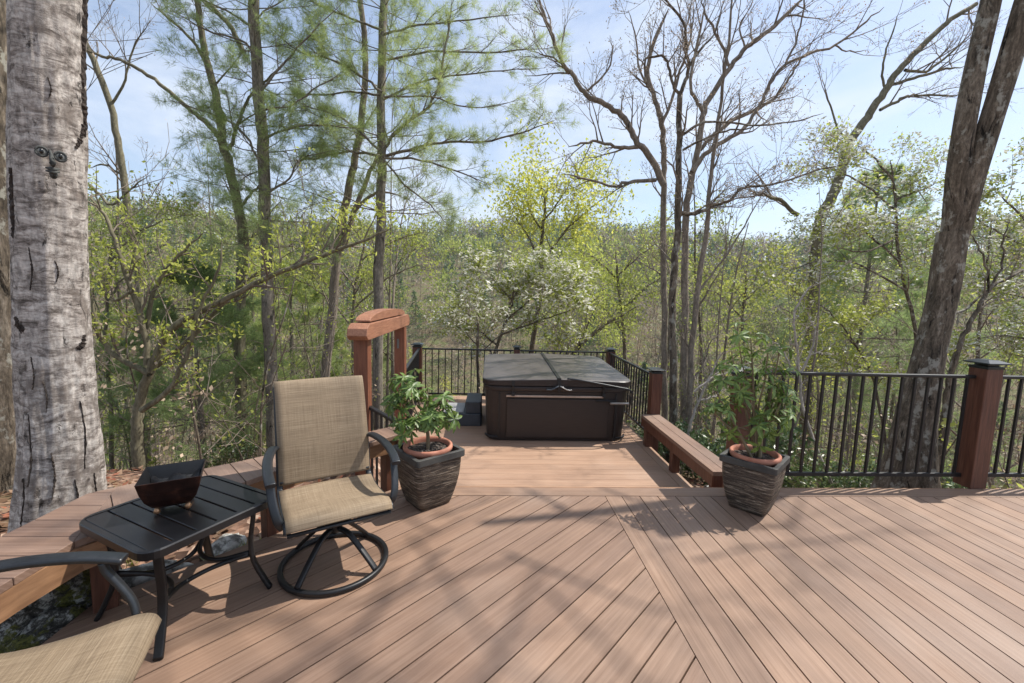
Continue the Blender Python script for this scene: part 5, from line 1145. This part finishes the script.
C = np.stack([x,y,terr(x,y)],1); D = np.tile(np.array([0,0,1.]),(len(x),1)); needles(w, rs, C, D, .07, .006, 3, 0, .45)
tag(w.build('grass_tufts', M['fresh']), 'thin green grass and weeds on the bank beyond the curved bench', 'grass', kind='stuff')
w = VEG(); rb = random.Random(9)                        # brush: thin stems with small leaves
for i in range(1700):
    a = rb.uniform(-1.02,1.02); q = math.sqrt(rb.uniform(6.5**2,42**2)); x, y = q*math.sin(a), q*math.cos(a)
    if -1.6 < x < 2.6 and y < 9: continue
    z = float(terr(x,y)); h = rb.uniform(.8,2.6)*(1 if q < 12 else 1.5); lx, ly = rb.gauss(0,.18)*h, rb.gauss(0,.18)*h; th = .004+.0007*q
    P = np.array([[x,y,z-.1],[x+lx*.3,y+ly*.3,z+h*.4],[x+lx*.6,y+ly*.7,z+h*.75],[x+lx,y+ly,z+h]]); w.tube(P,[th,th*.8,th*.6,th*.4],3,0)
    tp = []
    for j in range(6):
        f = rb.uniform(.3,1); c = P[0]+(P[3]-P[0])*f; e = c+np.array([rb.gauss(0,.3),rb.gauss(0,.3),rb.uniform(.1,.5)])*h*.4; w.tube(np.array([c,(c+e)/2+rnd3(rb)*.04,e]),[th*.5,th*.4,th*.3],3,0); tp += [e,(c+e)/2]
    mm = rb.choice((1,1,2,3,3,0) if x > -1 else (1,3,3,0,0))
    if mm: leaves(w, rs, np.array(tp), .035+.0045*q, mm, .6, .07*h, .3, 4)
tag(w.build('undergrowth', [M['twig'],M['fresh'],M['olive'],M['bud']]), 'tangled brush of thin stems and small leaves on the woodland slope', 'undergrowth', kind='stuff')
# far wooded hillside
w = VEG(); rf = RS(12)
def far(n, r0, r1, a0=-1.05, a1=1.05):
    az = rf.uniform(a0,a1,n); q = np.sqrt(rf.uniform(r0*r0,r1*r1,n)); return q*np.sin(az), q*np.cos(az), q
fr = random.Random(3)
X_, Y_, Q_ = far(3000, 34, 275)
patch = np.sin(X_*.055+1.2)*np.cos(Y_*.04)+.5*np.sin(X_*.13+Y_*.09)
for x, y, q, pt in zip(X_,Y_,Q_,patch):
    z = float(terr(x,y)); u = fr.random(); H = fr.uniform(7,14)*(.55 if q < 70 else 1)
    pt = pt - (.9 if math.atan2(x,y) > .38 else 0)
    kind = 'pine' if (u < .20) else ('leaf' if u < .66+.2*pt else 'bare')
    s_ = .06+.0034*q; cr = H*.24
    if kind == 'pine':
        n = int(min(700, 45/(s_*s_))); f = rf.rand(n)**.8; rr = (1-f)*cr*1.1*(.35+.65*np.sqrt(rf.rand(n))); a = rf.rand(n)*6.283
        C = np.stack([x+rr*np.cos(a), y+rr*np.sin(a), z+H*(.15+.85*f)],1); leaves(w, rf, C, s_*1.5, 1, .4, 0, -.1, 1, .4)
    else:
        # clumped crown
        nc = 9; cc = np.stack([rf.normal(size=nc)*cr*.55, rf.normal(size=nc)*cr*.55, H*(.45+.5*rf.rand(nc))],1)
        if kind == 'leaf':
            n = int(min(900, 46/(s_*s_))); ci = rf.randint(0,nc,n); C = cc[ci]+rf.normal(size=(n,3))*cr*np.array([.34,.34,.26])+np.array([x,y,z]); leaves(w, rf, C, s_*1.15, 2 if fr.random()<.4 else (3 if fr.random()<.5 else 6), .75, 0, .2, 1, .4)
            if fr.random() < .08: leaves(w, rf, C[::3]+np.array([0,0,.1]), s_, 5, .8, 0, .2, 1)
        else:
            n = int(min(500, 22/(s_*s_))); ci = rf.randint(0,nc,n); C = cc[ci]+rf.normal(size=(n,3))*cr*np.array([.36,.36,.36])+np.array([x,y,z]); leaves(w, rf, C, s_*2.2, (4 if fr.random()<.5 else (7 if fr.random()<.5 else 0)), .16, 0, .9, 1, .4)
        th = .05+.0006*q
    th = .03+.0004*q
    w.tube(np.array([[x,y,z-.5],[x+fr.gauss(0,.2),y,z+H*.5],[x+fr.gauss(0,.5),y,z+H*.95]]),[th,th*.7,th*.3],3,0)
    if kind != 'pine':
        for j in range(4):
            f = fr.uniform(.3,.7); a = fr.uniform(0,6.28); e = np.array([x+math.cos(a)*cr,y+math.sin(a)*cr,z+H*(f+.3)]); w.tube(np.array([[x,y,z+H*f],[(x+e[0])/2,(y+e[1])/2,z+H*(f+.12)],e]),[th*.5,th*.35,th*.2],3,0)
o = w.build('distant_woods', [M['twig'],M['needle_dk'],M['fresh'],M['lime'],M['bud'],M['white'],M['olive'],M['tan']]); tag(o, 'hazy wooded hillside of mixed spring trees across the valley', 'woods', kind='stuff')
print('FACES', sum(len(m_.polygons) for m_ in bpy.data.meshes))

mb = MB(); mb.box((-410,-410,-22),(410,410,62)); hz = mb.build('haze', bpy.data.materials.new('valley_air')); tag(hz, kind='stuff')
hm = hz.data.materials[0]; hm.use_nodes = True; hn = hm.node_tree; hn.nodes.clear(); ho = hn.nodes.new('ShaderNodeOutputMaterial'); pv = hn.nodes.new('ShaderNodeVolumePrincipled')
pv.inputs['Color'].default_value = (.80,.86,.95,1); pv.inputs['Density'].default_value = .00035; pv.inputs['Anisotropy'].default_value = .2; hn.links.new(pv.outputs[0], ho.inputs['Volume'])
